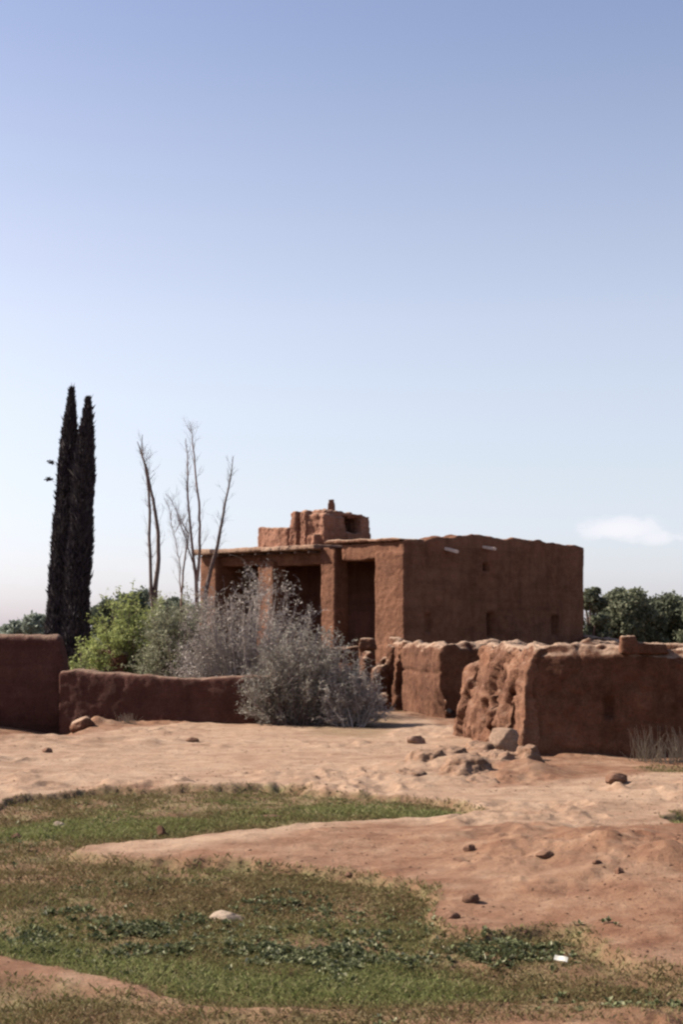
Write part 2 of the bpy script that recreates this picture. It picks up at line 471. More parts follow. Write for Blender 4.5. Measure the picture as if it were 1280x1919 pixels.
def ground_h(x, y, gr=None):
    p = np.c_[x, y]
    if gr is None: gr = masks(x, y)[0]
    h = 0.05 * fbm(p, 0.25, 3, 3) * sst(3, 9, y) + 0.030 * fbm(p, 1.3, 4, 8)
    bare = 1 - gr
    h += bare * (0.012 * fbm(p, 6, 3, 9))
    rough = sst(.0, .35, fbm(p, 0.55, 3, 44) + 0.25 * gauss(x, y, 2.0, 10.5, 1.6, 3.0))
    rid = 1 - np.abs(fbm(np.c_[x * 1.0, y * 0.55], 2.3, 4, 14)) * 2.6
    h += bare * rough * 0.048 * np.clip(rid, -1, 1)
    p3 = np.c_[x + .2 * fbm(p, 2, 2, 15), y * .8, np.zeros(len(x))]
    v, e = chunks(p3, 3.6, 17)
    h += bare * (.25 + rough) * .026 * np.clip(v, 0, 1) * e * (y < 34)
    h += gr * (y < 20) * .03 * fbm(p, 4.5, 3, 18)
    h -= 0.07 * sst(0.2, 0.9, gr) * (y < 20)
    # red mound at the right, low banks
    mx, my = gpt(1235, 1640)
    h += 0.20 * gauss(x, y, mx, my, .75, 1.5) * (1 + .35 * fbm(p, 3.0, 3, 90))
    mx, my = gpt(960, 1620)
    h += 0.07 * gauss(x, y, mx, my, .9, 1.6)
    mx, my = gpt(640, 1575)
    h += 0.05 * gauss(x, y, mx, my, 1.6, .9)
    for (c, sx, sy, hh, r) in HEAP:
        h += .5 * hh * gauss(x, y, c[0], c[1], sx * 1.3, sy * 1.3, r) * (1 + .8 * fbm(p, 2.2, 4, 71))
    # hollow in front of the tall left wall, bank beneath the ruin
    dd_ = np.interp(x, [-14, -9, -7.6, -6.4, -5.7, -5.1], [.04, .06, .14, .34, .30, 0])
    h -= dd_ * sst(24.0, 29.8, y + .5 * fbm(p, .8, 3, 66)) * sst(31.9, 31.3, y)
    h += 0.14 * gauss(x, y, -5.15, 29.2, .5, .5) * (1 + fbm(p, 2.5, 3, 12))
    mx, my = gpt(310, 1392); h += 0.07 * gauss(x, y, mx, my, 1.2, .7) * (1 + 1.2 * fbm(p, 2.4, 3, 61))
    mx, my = gpt(60, 1395); h += 0.12 * gauss(x, y, mx, my, 1.6, 1.4) * (1 + .9 * fbm(p, 2.0, 3, 62))
    mx, my = gpt(1155, 1475); h += 0.05 * gauss(x, y, mx, my, .26, .45) * (1 + fbm(p, 4, 3, 63))
    return h
def gz(x, y):
    return float(ground_h(np.array([float(x)]), np.array([float(y)]))[0])

ys = [-60, -30, -15, -6, -1, 1.5, 3.0, 4.2]
y = 4.8
while y < 62:
    ys.append(y); y *= 1.0042
while y < 4500:
    ys.append(y); y *= 1.05
ys = np.array(ys)
lin = np.linspace(-1.18, 1.18, 430)
out = 1.18 + 0.02 * (1.32 ** np.arange(1, 30) - 1)
out = out[out < 60]
ss = np.r_[-out[::-1], lin, out]
S_, Y_ = np.meshgrid(ss, ys)
Wd = 0.265 * np.clip(np.abs(Y_), 4, None) + 0.4
X_ = S_ * Wd
gx, gy = X_.ravel(), Y_.ravel()
g_gr, g_lush, g_weed = masks(gx, gy)
gh = ground_h(gx, gy, g_gr)
nr, nc = X_.shape
idx = np.arange(nr * nc).reshape(nr, nc)
gf = np.stack([idx[:-1, :-1].ravel(), idx[:-1, 1:].ravel(), idx[1:, 1:].ravel(), idx[1:, :-1].ravel()], axis=1)
pale = sst(-.25, .15, np.where(inpoly(gx, gy, PALE), 1, -1) * segdist(gx, gy, PALE) + .35 * fbm(np.c_[gx, gy], .6, 3, 21))

gn = NT('dry earth ground')
a_gr = gn.attr('grass').outputs['Fac']; a_pale = gn.attr('pale').outputs['Fac']; a_lush = gn.attr('lush').outputs['Fac']
big = gn.noise(0.55, 5, 0.6); mid = gn.noise(3.2, 6, 0.65); fin = gn.noise(34, 5, 0.7)
redc = gn.ramp(mid, [(0.30, (.118, .052, .030)), (0.5, (.172, .089, .053)), (0.72, (.240, .150, .098))])
palec = gn.ramp(mid, [(0.28, (.205, .125, .083)), (0.45, (.268, .178, .122)), (0.75, (.31, .22, .157))])
pf = gn.math('ADD', gn.math('MULTIPLY', a_pale, 0.75), gn.math('MULTIPLY', gn.math('SUBTRACT', big, 0.43), 1.6), True)
soil = gn.mix(pf, redc, palec)
streak = gn.noise(1.0, 6, 0.65, gn.map((0.8, 3.0, 1)))
soil = gn.mix(0.5, soil, gn.ramp(streak, [(0.33, (.62, .52, .47)), (0.52, (1, 1, 1)), (0.75, (1.08, 1.06, 1.04))]), 'MULTIPLY')
gcol = gn.ramp(mid, [(0.30, (.120, .066, .038)), (0.5, (.140, .090, .050)), (0.68, (.125, .112, .050))])
lcol = gn.ramp(mid, [(0.30, (.105, .078, .038)), (0.5, (.115, .108, .042)), (0.68, (.125, .135, .046))])
gcol = gn.mix(a_lush, gcol, lcol)
brk = gn.ramp(gn.noise(5.5, 6, 0.7), [(0.36, 0.62), (0.55, 1.0)])
col = gn.mix(gn.math('MULTIPLY', gn.ramp(a_gr, [(0.05, 0.0), (0.5, 1.0)]), brk), soil, gcol)
col = gn.mix(0.55, col, gn.ramp(fin, [(0.30, 0.55), (0.5, 1.0), (0.72, 1.22)]), 'MULTIPLY')
nm = gn.bump(gn.noise(60, 4, 0.7), 0.7, 0.008, gn.bump(gn.noise(11, 8, 0.72), 1.0, 0.030))
M_GROUND = gn.done(col, 0.97, nm)
ground = np_mesh('ground', np.c_[gx, gy, gh], gf, M_GROUND, smooth=True,
                 attr={'grass': g_gr, 'pale': pale, 'lush': g_lush})
tag(ground, kind='structure')

# ------------------------------------------------------------------ grass and weeds (nobody could count them)
def sample(n, xr, yr, keep):
    """random spots in perspective-even density"""
    xs, yss = [], []
    while sum(map(len, xs)) < n:
        t = RNG.random(n * 2)
        yy = yr[0] * (yr[1] / yr[0]) ** t
        xx = (RNG.random(n * 2) * 2 - 1) * yy * xr
        k = keep(xx, yy); sel = RNG.random(n * 2) < k
        xs.append(xx[sel]); yss.append(yy[sel])
    return np.concatenate(xs)[:n], np.concatenate(yss)[:n]
def blades(name, bx, by, bz, hgt, wid, lean, shade, mat, ori_up=1.0):
    n = len(bx)
    az = RNG.random(n) * 2 * math.pi; la = RNG.random(n) * 2 * math.pi
    dx, dy = np.cos(az) * wid, np.sin(az) * wid
    lx, ly = np.cos(la) * lean * hgt, np.sin(la) * lean * hgt
    v = np.empty((n, 4, 3))
    v[:, 0] = np.c_[bx - dx, by - dy, bz - .01]; v[:, 1] = np.c_[bx + dx, by + dy, bz - .01]
    v[:, 2] = np.c_[bx + dx * .7 + lx * .45, by + dy * .7 + ly * .45, bz + hgt * .6]
    v[:, 3] = np.c_[bx + lx, by + ly, bz + hgt * ori_up]
    b = np.arange(n)[:, None] * 4
    f = np.concatenate([b + np.array([0, 1, 2]), b + np.array([0, 2, 3])])
    return np_mesh(name, v.reshape(-1, 3), f, mat, attr={'shade': np.repeat(shade, 4)})
def keepg(x, y):
    g, l, w = masks(x, y)
    c = sst(-.35, .25, fbm(np.c_[x, y], 2.2, 3, 52))
    return np.clip(g * (.25 + .75 * c) + .3 * g * l, 0, 1) * (g > .12)
bx, by = sample(150000, .30, (5.0, 20.0), keepg)
g_, l_, w_ = masks(bx, by)
bz = ground_h(bx, by, g_)
n_ = len(bx)
sh = np.clip(.24 + .32 * l_ + .35 * fbm(np.c_[bx, by], .9, 3, 53) + RNG.normal(0, .14, n_), 0, .8)
sh = np.where(RNG.random(n_) < .04, .93, sh)
hg = (.010 + .022 * RNG.random(n_)) * (1 + .5 * l_) * np.clip(by / 9, .85, 1.25)
go = blades('grass', bx, by, bz, hg, .0022 + .003 * RNG.random(n_) * (by / 10), 1.1, sh, M_GRASS)
tag(go, 'short sparse green and brown grass over the near ground', 'grass', kind='stuff')

def rosettes(name, cx, cy, size, mat, leaves=9, up=0.6, shadeb=0.35):
    n = len(cx); cz = ground_h(cx, cy)
    V, F, SH = [], [], []
    a0 = RNG.random(n) * 6.28
    for k in range(leaves):
        a = a0 + k * 2.4 + RNG.normal(0, .25, n)
        L = size * (.6 + .6 * RNG.random(n)); wd = L * (.20 + .12 * RNG.random(n)); el = up * (.25 + 1.1 * RNG.random(n))
        ca, sa = np.cos(a), np.sin(a); ce, se = np.cos(el), np.sin(el)
        def pt(t, s, dz=0):
            r = L * t * ce; z = L * t * se - L * .35 * t * t * .8 + dz
            return np.c_[cx + ca * r - sa * wd * s, cy + sa * r + ca * wd * s, cz + z + .004]
        q = np.stack([pt(0, 0), pt(.5, -1), pt(1, 0), pt(.5, 1)], axis=1)
        base = len(V) and sum(len(x) for x in V)
        V.append(q.reshape(-1, 3))
        F.append(base + np.arange(n)[:, None] * 4 + np.array([0, 1, 2, 3]))
        s = np.clip(shadeb + RNG.normal(0, .2, n) + .3 * (RNG.random(n) < .12), 0, 1)
        SH.append(np.repeat(s, 4))
    return np_mesh(name, np.concatenate(V), np.concatenate(F), mat, attr={'shade': np.concatenate(SH)})
def keepw(x, y):
    w = masks(x, y)[2]
    return w * sst(-.3, .45, fbm(np.c_[x, y], 3.2, 3, 58))
wx, wy = sample(1900, .30, (5.5, 13.0), keepw)
wo = rosettes('weeds', wx, wy, .024 + .036 * RNG.random(len(wx)), M_WEED, 9, 1.25)
tag(wo, 'broad leaved grey green weeds growing thickly in the grass', 'weeds', kind='stuff')
def keeps(x, y):
    g, l, w = masks(x, y)
    return .5 * (g > .4) * sst(.05, .5, fbm(np.c_[x, y], 1.7, 3, 59))
wx, wy = sample(1300, .30, (5.2, 17.0), keeps)
wo = rosettes('small_weeds', wx, wy, .02 + .03 * RNG.random(len(wx)), M_WEED, 6, .9, .3)
tag(wo, 'small dark weeds dotted through the short grass', 'weeds', kind='stuff')

# gravel and crumbs of earth
def keepc(x, y):
    g = masks(x, y)[0]
    return np.clip((1 - .75 * g) * sst(-.2, .5, fbm(np.c_[x, y], .9, 3, 97)) + .02, 0, 1)
nb = 6000
cx, cy = sample(nb, .30, (5.2, 30.0), keepc)
cz = ground_h(cx, cy)
oct_v = np.array([[1, 0, 0], [0, 1, 0], [-1, 0, 0], [0, -1, 0], [0, 0, .8], [0, 0, -.6], [.6, .6, .35], [-.6, -.5, .4]])
oct_f = np.array([[0, 6, 4], [6, 1, 4], [1, 2, 4], [2, 7, 4], [7, 3, 4], [3, 0, 4], [1, 6, 0], [3, 7, 2], [1, 0, 5], [2, 1, 5], [3, 2, 5], [0, 3, 5]])
sz = (.0025 + .013 * RNG.random(nb) ** 4.0) * np.clip(cy / 9, .8, 1.4)
a = RNG.random(nb) * 6.28
vv = oct_v[None] * (.7 + .6 * RNG.random((nb, 8, 3)))
R_ = np.stack([vv[..., 0] * np.cos(a)[:, None] - vv[..., 1] * np.sin(a)[:, None], vv[..., 0] * np.sin(a)[:, None] + vv[..., 1] * np.cos(a)[:, None], vv[..., 2] * .7], axis=-1)
R_ = R_ * sz[:, None, None] + np.stack([cx, cy, cz], axis=1)[:, None, :]
ff = (np.arange(nb)[:, None, None] * 8 + oct_f[None]).reshape(-1, 3)
gro = np_mesh('gravel', R_.reshape(-1, 3), ff, M_CLOD)
tag(gro, 'loose red gravel and crumbs of earth strewn over the ground', 'gravel', kind='stuff')

# ------------------------------------------------------------------ the mud house
C0 = Vector((pxx(760, 40), 40)); CL = Vector((pxx(375, 46.8), 46.8)); CR = Vector((pxx(1095, 45), 45))
U = (CL - C0).normalized(); V = (CR - C0).normalized()
LF = (CL - C0).length; LV = (CR - C0).length
def hp(a, b): return C0 + U * a + V * b
def aof(px):      # distance along the front for a column of the photo
    k = (px - 640) / FPX / 1.0
    k = pix(px, 1150, 1.0).x
    return (C0.x - C0.y * k) / (k * U.y - U.x)
def bof(px):
    k = pix(px, 1100, 1.0).x
    return (C0.x - C0.y * k) / (k * V.y - V.x)
def hquad(a0, a1, b0, b1): return [hp(a0, b0), hp(a1, b0), hp(a1, b1), hp(a0, b1)]
def hz(px, py, front=True):
    y_ = (hp(aof(px), 0) if front else hp(0, bof(px))).y
    return pz(px, py, y_)
house = empty('mud_house', (C0.x, C0.y, 0), 'flat-roofed red earth house with an open pillared front behind the ruined walls', 'house')
A = {p: aof(p) for p in (705, 632, 600, 515, 481, 405)}
zt = hz(740, 1012)
ZROOF = zt - .32
def edge_wear(z_from, k, sc=1.5, seed=0):
    def cb(c2, c, n):
        w = sst(z_from, z_from + .25, c[:, 2])
        c2 = c2.copy(); c2[:, 2] += w * k * fbm(c[:, :2], sc, 4, seed); return c2
    return cb
# side wall with small slots
side_top = [(760, 1010), (790, 1013), (850, 1005), (880, 1003), (930, 1008), (1000, 1011), (1040, 1017), (1095, 1021)]
hulls = []
for (p0, y0), (p1, y1) in zip(side_top[:-1], side_top[1:]):
    b0, b1 = (bof(p0), bof(p1) + .04)
    if p1 == 1095: b1 = LV
    z0_, z1_ = hz(p0, y0, False), hz(p1, y1, False)
    hulls.append(box_pts(hquad(0, .5, b0, b1), -.4, [z0_, z0_, z1_, z1_]))
slots = [(802, 1168, .12, .26, .12), (920, 1171, .16, .34, .40), (1039, 1172, .15, .30, .22), (910, 1063, .11, .10, .4)]
def side_cb(c2, c, n):
    c2 = edge_wear(zt - .3, .09, 2.2, 5)(c2, c, n)
    u2 = np.array([U.x, U.y]); v2 = np.array([V.x, V.y]); rel = c[:, :2] - np.array(C0)
    M = np.array([[U.x, V.x], [U.y, V.y]]); ab = rel @ np.linalg.inv(M).T
    outer = (ab[:, 0] < .1)
    for (px_, py_, hw, hh, dep) in slots:
        bc = bof(px_); zc = hz(px_, py_, False)
        w = np.clip((hw + .03 - np.abs(ab[:, 1] - bc)) / .05, 0, 1) * np.clip((hh + .03 - np.abs(c[:, 2] - zc)) / .05, 0, 1) * outer
        c2[:, 0] += U.x * dep * w; c2[:, 1] += U.y * dep * w
    # the top right corner leans out a little
    w = sst(LV - 1.0, LV, ab[:, 1]) * sst(3.2, 4.8, c[:, 2])
    c2[:, 0] += V.x * .06 * w; c2[:, 1] += V.y * .06 * w
    return c2
mud('side_wall', hulls, .055, M_HOUSE, house, .05, .7, .014, 1, side_cb)
mud('rear_wall', [box_pts(hquad(.3, LF, LV - .45, LV), -.4, zt - .05)], .12, M_HOUSE, house, .05, .8, .01, 2)
mud('far_wall', [box_pts(hquad(LF - .45, LF, 1.0, LV - .3), -.4, zt - .15)], .10, M_HOUSE, house, .05, .8, .01, 3)
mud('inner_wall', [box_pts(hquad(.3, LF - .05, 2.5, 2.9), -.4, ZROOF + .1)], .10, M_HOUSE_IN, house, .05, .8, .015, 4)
# the tall end pier, with its crumbly edge, and the pillars
def pillar(name, pa, pb, yb, ztop, dep, seed, taper=.03, amp=.035):
    a0, a1 = aof(pb), aof(pa)
    q0 = hquad(a0, a1, -.02, dep)
    return mud(name, [box_pts(q0, -.4, ztop, taper)], .05, M_HOUSE, house, amp, 1.6, .016, seed)
mud('pier', [box_pts(hquad(.0, A[705], -.06, .62), -.4, hz(735, 1036)), box_pts(hquad(0, A[705] - .03, -.02, .6), 2.0, zt + .02)], .05, M_HOUSE, house, .04, 1.5, .018, 10, edge_wear(zt - .3, .10, 2.2, 6))
pillar('pillar', 600, 628, 1200, hz(615, 1026), .55, 11)
pillar('pillar', 481, 512, 1200, hz(497, 1052), .60, 12, .05, .06)
mud('pier', [box_pts(hquad(A[405], LF, -.02, 1.1), -.4, hz(390, 1040))], .06, M_HOUSE, house, .04, 1.4, .016, 13)
# beams and lintels
zl = hz(670, 1051)
def sag(c2, c, n):
    c2 = c2.copy(); w = sst(zl + .35, zl, c[:, 2]); c2[:, 2] += w * .07 * fbm(c[:, :2], 1.2, 3, 8); return c2
mud('lintel', [box_pts(hquad(A[705] - .1, aof(640), .0, .5), zl, zt - .03)], .05, M_HOUSE, house, .03, 1.2, .014, 20, sag)
mud('lintel', [box_pts(hquad(aof(601), aof(482), .16, .55), hz(560, 1058), ZROOF + .2)], .05, M_HOUSE, house, .06, 1.2, .02, 21)
mud('lintel', [box_pts(hquad(aof(481), A[405] + .1, .16, .55), hz(440, 1060), ZROOF + .2)], .06, M_HOUSE, house, .06, 1.2, .02, 22)
# roof slab, thin mud-covered eaves
zc1, zc2 = hz(603, 1021), hz(376, 1031)
mud('roof', [box_pts(hquad(.35, LF - .3, .3, LV - .3), ZROOF - .05, ZROOF + .16)], .10, M_WALL, house, .03, .8, .01, 30)
mud('eaves', [box_pts(hquad(aof(604), LF + .12, -.34, 2.6), [zc1 - .15, zc2 - .17, zc2 - .17, zc1 - .15], [zc1, zc2, zc2 + .0, zc1], .05)], .05, M_PALE_EARTH, house, .045, 1.3, .02, 31)  # pale colour stands in for the sunlit front edge
zr = hz(690, 1008)
mud('eaves', [box_pts(hquad(.04, aof(611), -.12, 1.2), [zt - .04, zr - .10, zr - .1, zt - .04], [zt + .04, zr + .0, zr, zt + .04], .06)], .045, M_WALL, house, .045, 1.5, .02, 32)
# poles that carry the eaves
for i, a_ in enumerate(np.linspace(aof(590), LF - .6, 9)):
    p0 = hp(a_, -.26); p1 = hp(a_, 1.6); zz = zc1 - .19 + (zc2 - zc1) * i / 9
    bm = bmesh.new()
    m = Matrix.Translation(((p0.x + p1.x) / 2, (p0.y + p1.y) / 2, zz)) @ Vector((p1.x - p0.x, p1.y - p0.y, .03)).to_track_quat('Z', 'Y').to_matrix().to_4x4()
    bmesh.ops.create_cone(bm, cap_ends=True, segments=7, radius1=.04, radius2=.05, depth=(p1 - p0).length, matrix=m)
    me = bpy.data.meshes.new('roof_pole'); bm.to_mesh(me); bm.free()
    link_mesh('roof_pole', me, M_BARK, house)
# low plinth between pillars
mud('plinth', [box_pts(hquad(A[705] - .1, aof(603), .05, .5), -.4, pz(660, 1211, 41.5))], .07, M_HOUSE, house, .04, 1.2, .02, 25)
# wooden waterspouts on the shaded side
for px0, py0, tilt in ((836, 1031, -.12), (907, 1027, -.08)):
    b_ = bof(px0); z_ = hz(px0, py0, False); out_ = -U
    p0 = hp(.05, b_); p1 = p0 + out_ * .42 + V * .10
    bm = bmesh.new()
    d = Vector((p1.x - p0.x, p1.y - p0.y, tilt)); m = Matrix.Translation((p0.x + d.x / 2, p0.y + d.y / 2, z_)) @ d.to_track_quat('Z', 'Y').to_matrix().to_4x4()
    r = bmesh.ops.create_cube(bm, size=1.0)
    bmesh.ops.scale(bm, vec=(.16, .09, d.length), verts=r['verts'])
    bmesh.ops.transform(bm, matrix=m, verts=r['verts'])
    bmesh.ops.bevel(bm, geom=bm.edges[:], offset=.015, segments=2, affect='EDGES')
    me = bpy.data.meshes.new('waterspout'); bm.to_mesh(me); bm.free()
    link_mesh('waterspout', me, M_WOOD, house)
# ---- what stands on the roof
def solve_ab(x, y):
    M = np.array([[U.x, V.x], [U.y, V.y]]); return np.linalg.solve(M, np.array([x - C0.x, y - C0.y]))
K = pix(606, 1000, 44.0); ka, kb = solve_ab(K.x, K.y)
def frm(ax, bx, px, dirv):      # length from a corner to reach a photo column
    k = pix(px, 980, 1).x; o = hp(ax, bx)
    return (o.x - o.y * k) / (k * dirv.y - dirv.x)
la = frm(ka, kb, 556, U); lb = frm(ka, kb, 687, V)
ztp = pz(606, 956, 44.0); zb = ZROOF
o1, o2 = frm(ka, kb, 641, V), frm(ka, kb, 672, V)
oz0, oz1 = pz(655, 1003, 44.9), pz(655, 969, 44.9)
T = .22
rq = lambda a0, a1, b0, b1: hquad(ka + a0, ka + a1, kb + b0, kb + b1)
room = []
room.append(box_pts(rq(-.16, la + .05, -.12, .34), zb, ztp - .15, 0))          # left lit wall
room.append(box_pts(rq(-.02, la + .0, .0, .34), zb, ztp + .0, .10))
room.append(box_pts(rq(-.14, .26, -.1, o1), zb, ztp - .2)); room.append(box_pts(rq(-.03, .26, .0, o1), zb, ztp, .02))
room.append(box_pts(rq(-.10, .26, o2, lb + .04), zb, ztp - .1, .02))
room.append(box_pts(rq(-.05, .26, o1 - .1, o2 + .1), oz1, ztp - .04))
room.append(box_pts(rq(-.08, .26, o1 - .1, o2 + .1), zb, oz0 + .03))
room.append(box_pts(rq(la - .26, la, 0, lb), zb, ztp - .08)); room.append(box_pts(rq(0, la, lb - .26, lb), zb, ztp - .08))
room.append(box_pts(rq(.02, la, .02, lb - .02), ztp - .2, ztp + .06, .45))    # domed cover
room.append(box_pts(rq(.55, .85, -.26, .1), zb, ztp - .02, .08)); room.append(box_pts(rq(la - .32, la + .02, -.30, .1), zb, ztp + .0, .06))
room.append(box_pts(rq(.0, .45, -.36, .1), zb, ztp - .75, .05))
rr = mud('roof_room', room, .032, M_ROOFROOM, house, .08, 1.4, .025, 40, None, .03, .03, 3.0)
# chimney
cp = pix(621, 950, 44.9); c1 = pz(621, 936, 44.9)
rect = lambda x, y, r: [(x - r, y - r), (x + r, y - r), (x + r, y + r), (x - r, y + r)]
mud('chimney', [box_pts(rect(cp.x, cp.y, .13), ztp - .2, c1 - .12, .03), box_pts(rect(cp.x, cp.y, .09), ztp, c1, .0)], .022, M_HOUSE, rr, .02, 4, .008, 41)
# lower block beside it
Kb = pix(540, 1000, 46.5); ba, bb = solve_ab(Kb.x, Kb.y); lba = frm(ba, bb, 482, U)
zbt = pz(512, 984, 46.7)
mud('roof_block', [box_pts(hquad(ba, ba + lba, bb, bb + .8), zb, [zbt - .12, zbt, zbt, zbt - .12], .03), box_pts(hquad(ba - .45, ba, bb + .2, bb + .9), zb, zb + .3, .05),
                   box_pts(hquad(ba - .1, ba + lba + .1, bb - .12, bb + .9), zb, zb + .42)], .038, M_ROOFROOM, house, .08, 1.5, .02, 42, None, .02, .03, 3.0)

# ------------------------------------------------------------------ ruined walls around the yard
def wear(zbase, k, sc, seed, foot=None):
    def cb(c2, c, n):
        c2 = c2.copy(); w = sst(zbase, zbase + .35, c[:, 2])
        c2[:, 2] += w * k * fbm(c[:, :2], sc, 4, seed)
        w2 = sst(zbase + .12, zbase + .34, c[:, 2])
        c2 += n * (w2 * (.035 * crag(c * np.array([1, 1, .5]), 2.3, seed, 5)))[:, None]
        return c2
    return cb
# near wall on the right: a long face in shade, an eroded end in the sun
NC = Vector((pxx(996, 21.5), 21.5)); NB = Vector((pxx(900, 25.2), 25.2)); NR = Vector((12.0, 20.1))
z_n = pz(1000, 1213, 21.5); z_b = pz(905, 1207, 25.2)
nh = [seg_pts(NC, NC + (NR - NC) * .35, .55, -.3, z_n, z_n + .03, .17, 1), seg_pts(NC + (NR - NC) * .34, NR, .55, -.3, z_n + .03, z_n + .02, .17, 1)]
nh.append(seg_pts(NC + Vector((.0, .02)), NB + Vector((.05, 0)), .6, -.3, z_n - .02, z_b, .12, -1))
# ribs and hollows of the eroded end
dN = (NB - NC); nN = Vector((-dN.y, dN.x)).normalized()
if nN.x > 0: nN = -nN
# upright slabs of the broken end, each standing out by its own amount
eh = []; rn = random.Random(5); dL = dN.length; du = dN.normalized(); ts = [.015, .16, .24, .42, .50, .71, .80, .97, 1.10]
for k_, (t0, t1) in enumerate(zip(ts[:-1], ts[1:])):
    tm = (t0 + t1) / 2; base = .10 + .30 * max(tm, 0); jit = rn.uniform(-.07, .07); zt_ = z_n + (z_b - z_n) * tm - .04 - (.30 if tm > 1.0 else 0)
    prof_ = [(-.12, -.3), (base + jit, -.3), (base * .92 + jit, .25), (base * .55 + jit * .9 + .02, .85), (base * .18 + jit * .7 + .04, 1.25), (jit * .5, zt_ - .08), (-.12, zt_)]
    pts = []
    for te_ in (t0 - .015, t1 + .015):
        for (o_, z_) in prof_:
            p = NC + dN * te_ + nN * (o_ + rn.uniform(-.03, .03)); pts.append((p.x, p.y, z_))
    eh.append(pts)
near_face = lambda c: np.abs((c[:, 0] - NC.x) * (-(NR - NC).normalized().y) + (c[:, 1] - NC.y) * (NR - NC).normalized().x)
def n_cb(c2, c, n):
    c2 = wear(z_n - .4, .10, 1.8, 3)(c2, c, n)
    # dark hole low in the shaded face
    hx = pxx(1150, 21.1); hz_ = pz(1150, 1328, 21.1)
    w2 = np.clip((.10 - np.abs(c[:, 0] - hx + .05 * c[:, 2])) / .06, 0, 1) * np.clip((.17 - np.abs(c[:, 2] - hz_)) / .05, 0, 1) * (near_face(c) < .14) * (n[:, 1] < -.5)
    c2[:, 1] += .10 * w2
    return c2
near = mud('ruined_wall', nh, .036, M_WALL, None, .06, .8, .02, 50, n_cb, .03)
def e_cb(c2, c, n):
    c2 = c2.copy(); rel = c[:, :2] - np.array(NC); nr_ = np.array((NR - NC).normalized())
    front = np.abs(rel @ np.array([-nr_[1], nr_[0]])) < .12
    wp = c + .12 * np.c_[fbm(c, 2.5, 2, 1), fbm(c, 2.5, 2, 2), fbm(c, 2.5, 2, 3)]
    a_ = .13 * fbm(wp * np.array([1, 1, .8]), 2.0, 5, 36, .62) + .05 * crag(wp * np.array([1, 1, 1.5]), 2.9, 38, 5) - .13 * sst(.10, .26, fbm(wp * np.array([1, 1, .7]), 2.4, 3, 40))
    c2 += n * (a_ * np.where(front, .4, 1))[:, None]
    return c2
end = mud('crumbled_end', eh, .034, M_RUIN, near, .03, 1.5, .012, 62, e_cb, .02)
end['label'] = 'tan crumbled end of the wall, jagged and pitted'
tag(near, 'long shaded red mud wall at the right edge, its left end crumbled and sunlit', 'mud wall')

# the wall behind it with the sunlit face and sharp corner
MC = Vector((pxx(822, 31.4), 31.4)); ML = Vector((pxx(728, 36.2), 36.2)); MR = Vector((7.3, 32.8))
z_m = pz(822, 1206, 31.4); z_l = pz(735, 1204, 36.0)
mh = [seg_pts(MC, ML, .5, -.3, z_m, z_l, .12, -1), seg_pts(MC, MR, .5, -.3, z_m, z_m + .05, .17, 1)]
mh.append(box_pts([(ML.x - .0, ML.y - .1), (ML.x + .4, ML.y - .2), (ML.x + .4, ML.y + .5), (ML.x - .05, ML.y + .5)], -.3, z_l + .10, .08))
def m_cb(c2, c, n):
    c2 = wear(z_m - .45, .14, 1.7, 13)(c2, c, n)
    dm = np.array((ML - MC).normalized()); nm_ = np.array([-dm[1], dm[0]]); nm_ = nm_ if nm_[0] < 0 else -nm_
    rel = c[:, :2] - np.array(MC); s = rel @ dm; o_ = rel @ nm_
    face = (o_ > -.12) & (s > -.3)
    # undercut at the foot of the corner and a course line
    w = face * sst(.75, .0, c[:, 2]) * sst(1.3, .0, s) * .30
    c2[:, 0] -= nm_[0] * w; c2[:, 1] -= nm_[1] * w
    ln = np.exp(-((c[:, 2] - (1.02 + .05 * fbm(c[:, :2], 1.5, 2, 4))) / .035) ** 2) * face * .07
    c2[:, 0] -= nm_[0] * ln; c2[:, 1] -= nm_[1] * ln
    return c2
midw = mud('ruined_wall', mh, .05, M_WALL, None, .05, 1.0, .022, 51, m_cb, .03)
tag(midw, 'ruined mud wall with a sharp corner, sunlit left face beside a dark face', 'mud wall')

# jagged remains left of it
def shard(px0, px1, py_top, Y, lean, th, base_py=None, seed=0):
    x0, x1 = pxx(px0, Y), pxx(px1, Y); z1 = pz((px0 + px1) / 2, py_top, Y)
    q = [(x0, Y - th / 2), (x1, Y - th / 2), (x1, Y + th / 2), (x0, Y + th / 2)]
    pts = [(p[0], p[1], -.3) for p in q]
    xm = (x0 + x1) / 2; hw = (x1 - x0) * .28
    pts += [(xm - hw + lean, Y - th * .3, z1 - .08), (xm + hw + lean, Y - th * .3, z1), (xm + hw + lean, Y + th * .3, z1), (xm - hw + lean, Y + th * .3, z1 - .05)]
    pts += [(x0 + lean * .6, Y - th / 2, z1 * .65), (x1 + lean * .6, Y - th / 2, z1 * .7), (x1 + lean * .6, Y + th / 2, z1 * .7)]
    return pts
jh = [shard(676, 700, 1222, 36.6, .0, .5), shard(690, 722, 1243, 35.8, .10, .5), shard(700, 735, 1228, 36.3, .12, .45), shard(715, 752, 1212, 35.9, .10, .5),
      shard(660, 700, 1290, 35.2, .0, .6), shard(738, 770, 1201, 35.0, .04, .3), shard(700, 728, 1300, 34.4, .05, .5)]
sh_o = mud('ruined_wall', jh, .04, M_WALL, None, .08, 1.9, .03, 52, None, .03, .11, 2.4)
tag(sh_o, 'jagged sunlit stumps of mud wall between the grey bush and the sharp corner', 'mud wall')
lump = pix(686, 1204, 37.0)
lo = mud('mud_stump', [box_pts(rect(lump.x, 37.0, .19), -.3, pz(686, 1196, 37), .04), box_pts(rect(lump.x + .04, 37.0, .24), pz(686, 1216, 37), pz(686, 1197, 37), .06)], .035, M_WALL, None, .05, 3, .02, 53)
tag(lo, 'knobbly upright mud stump standing before the dark doorway of the house', 'mud stump')
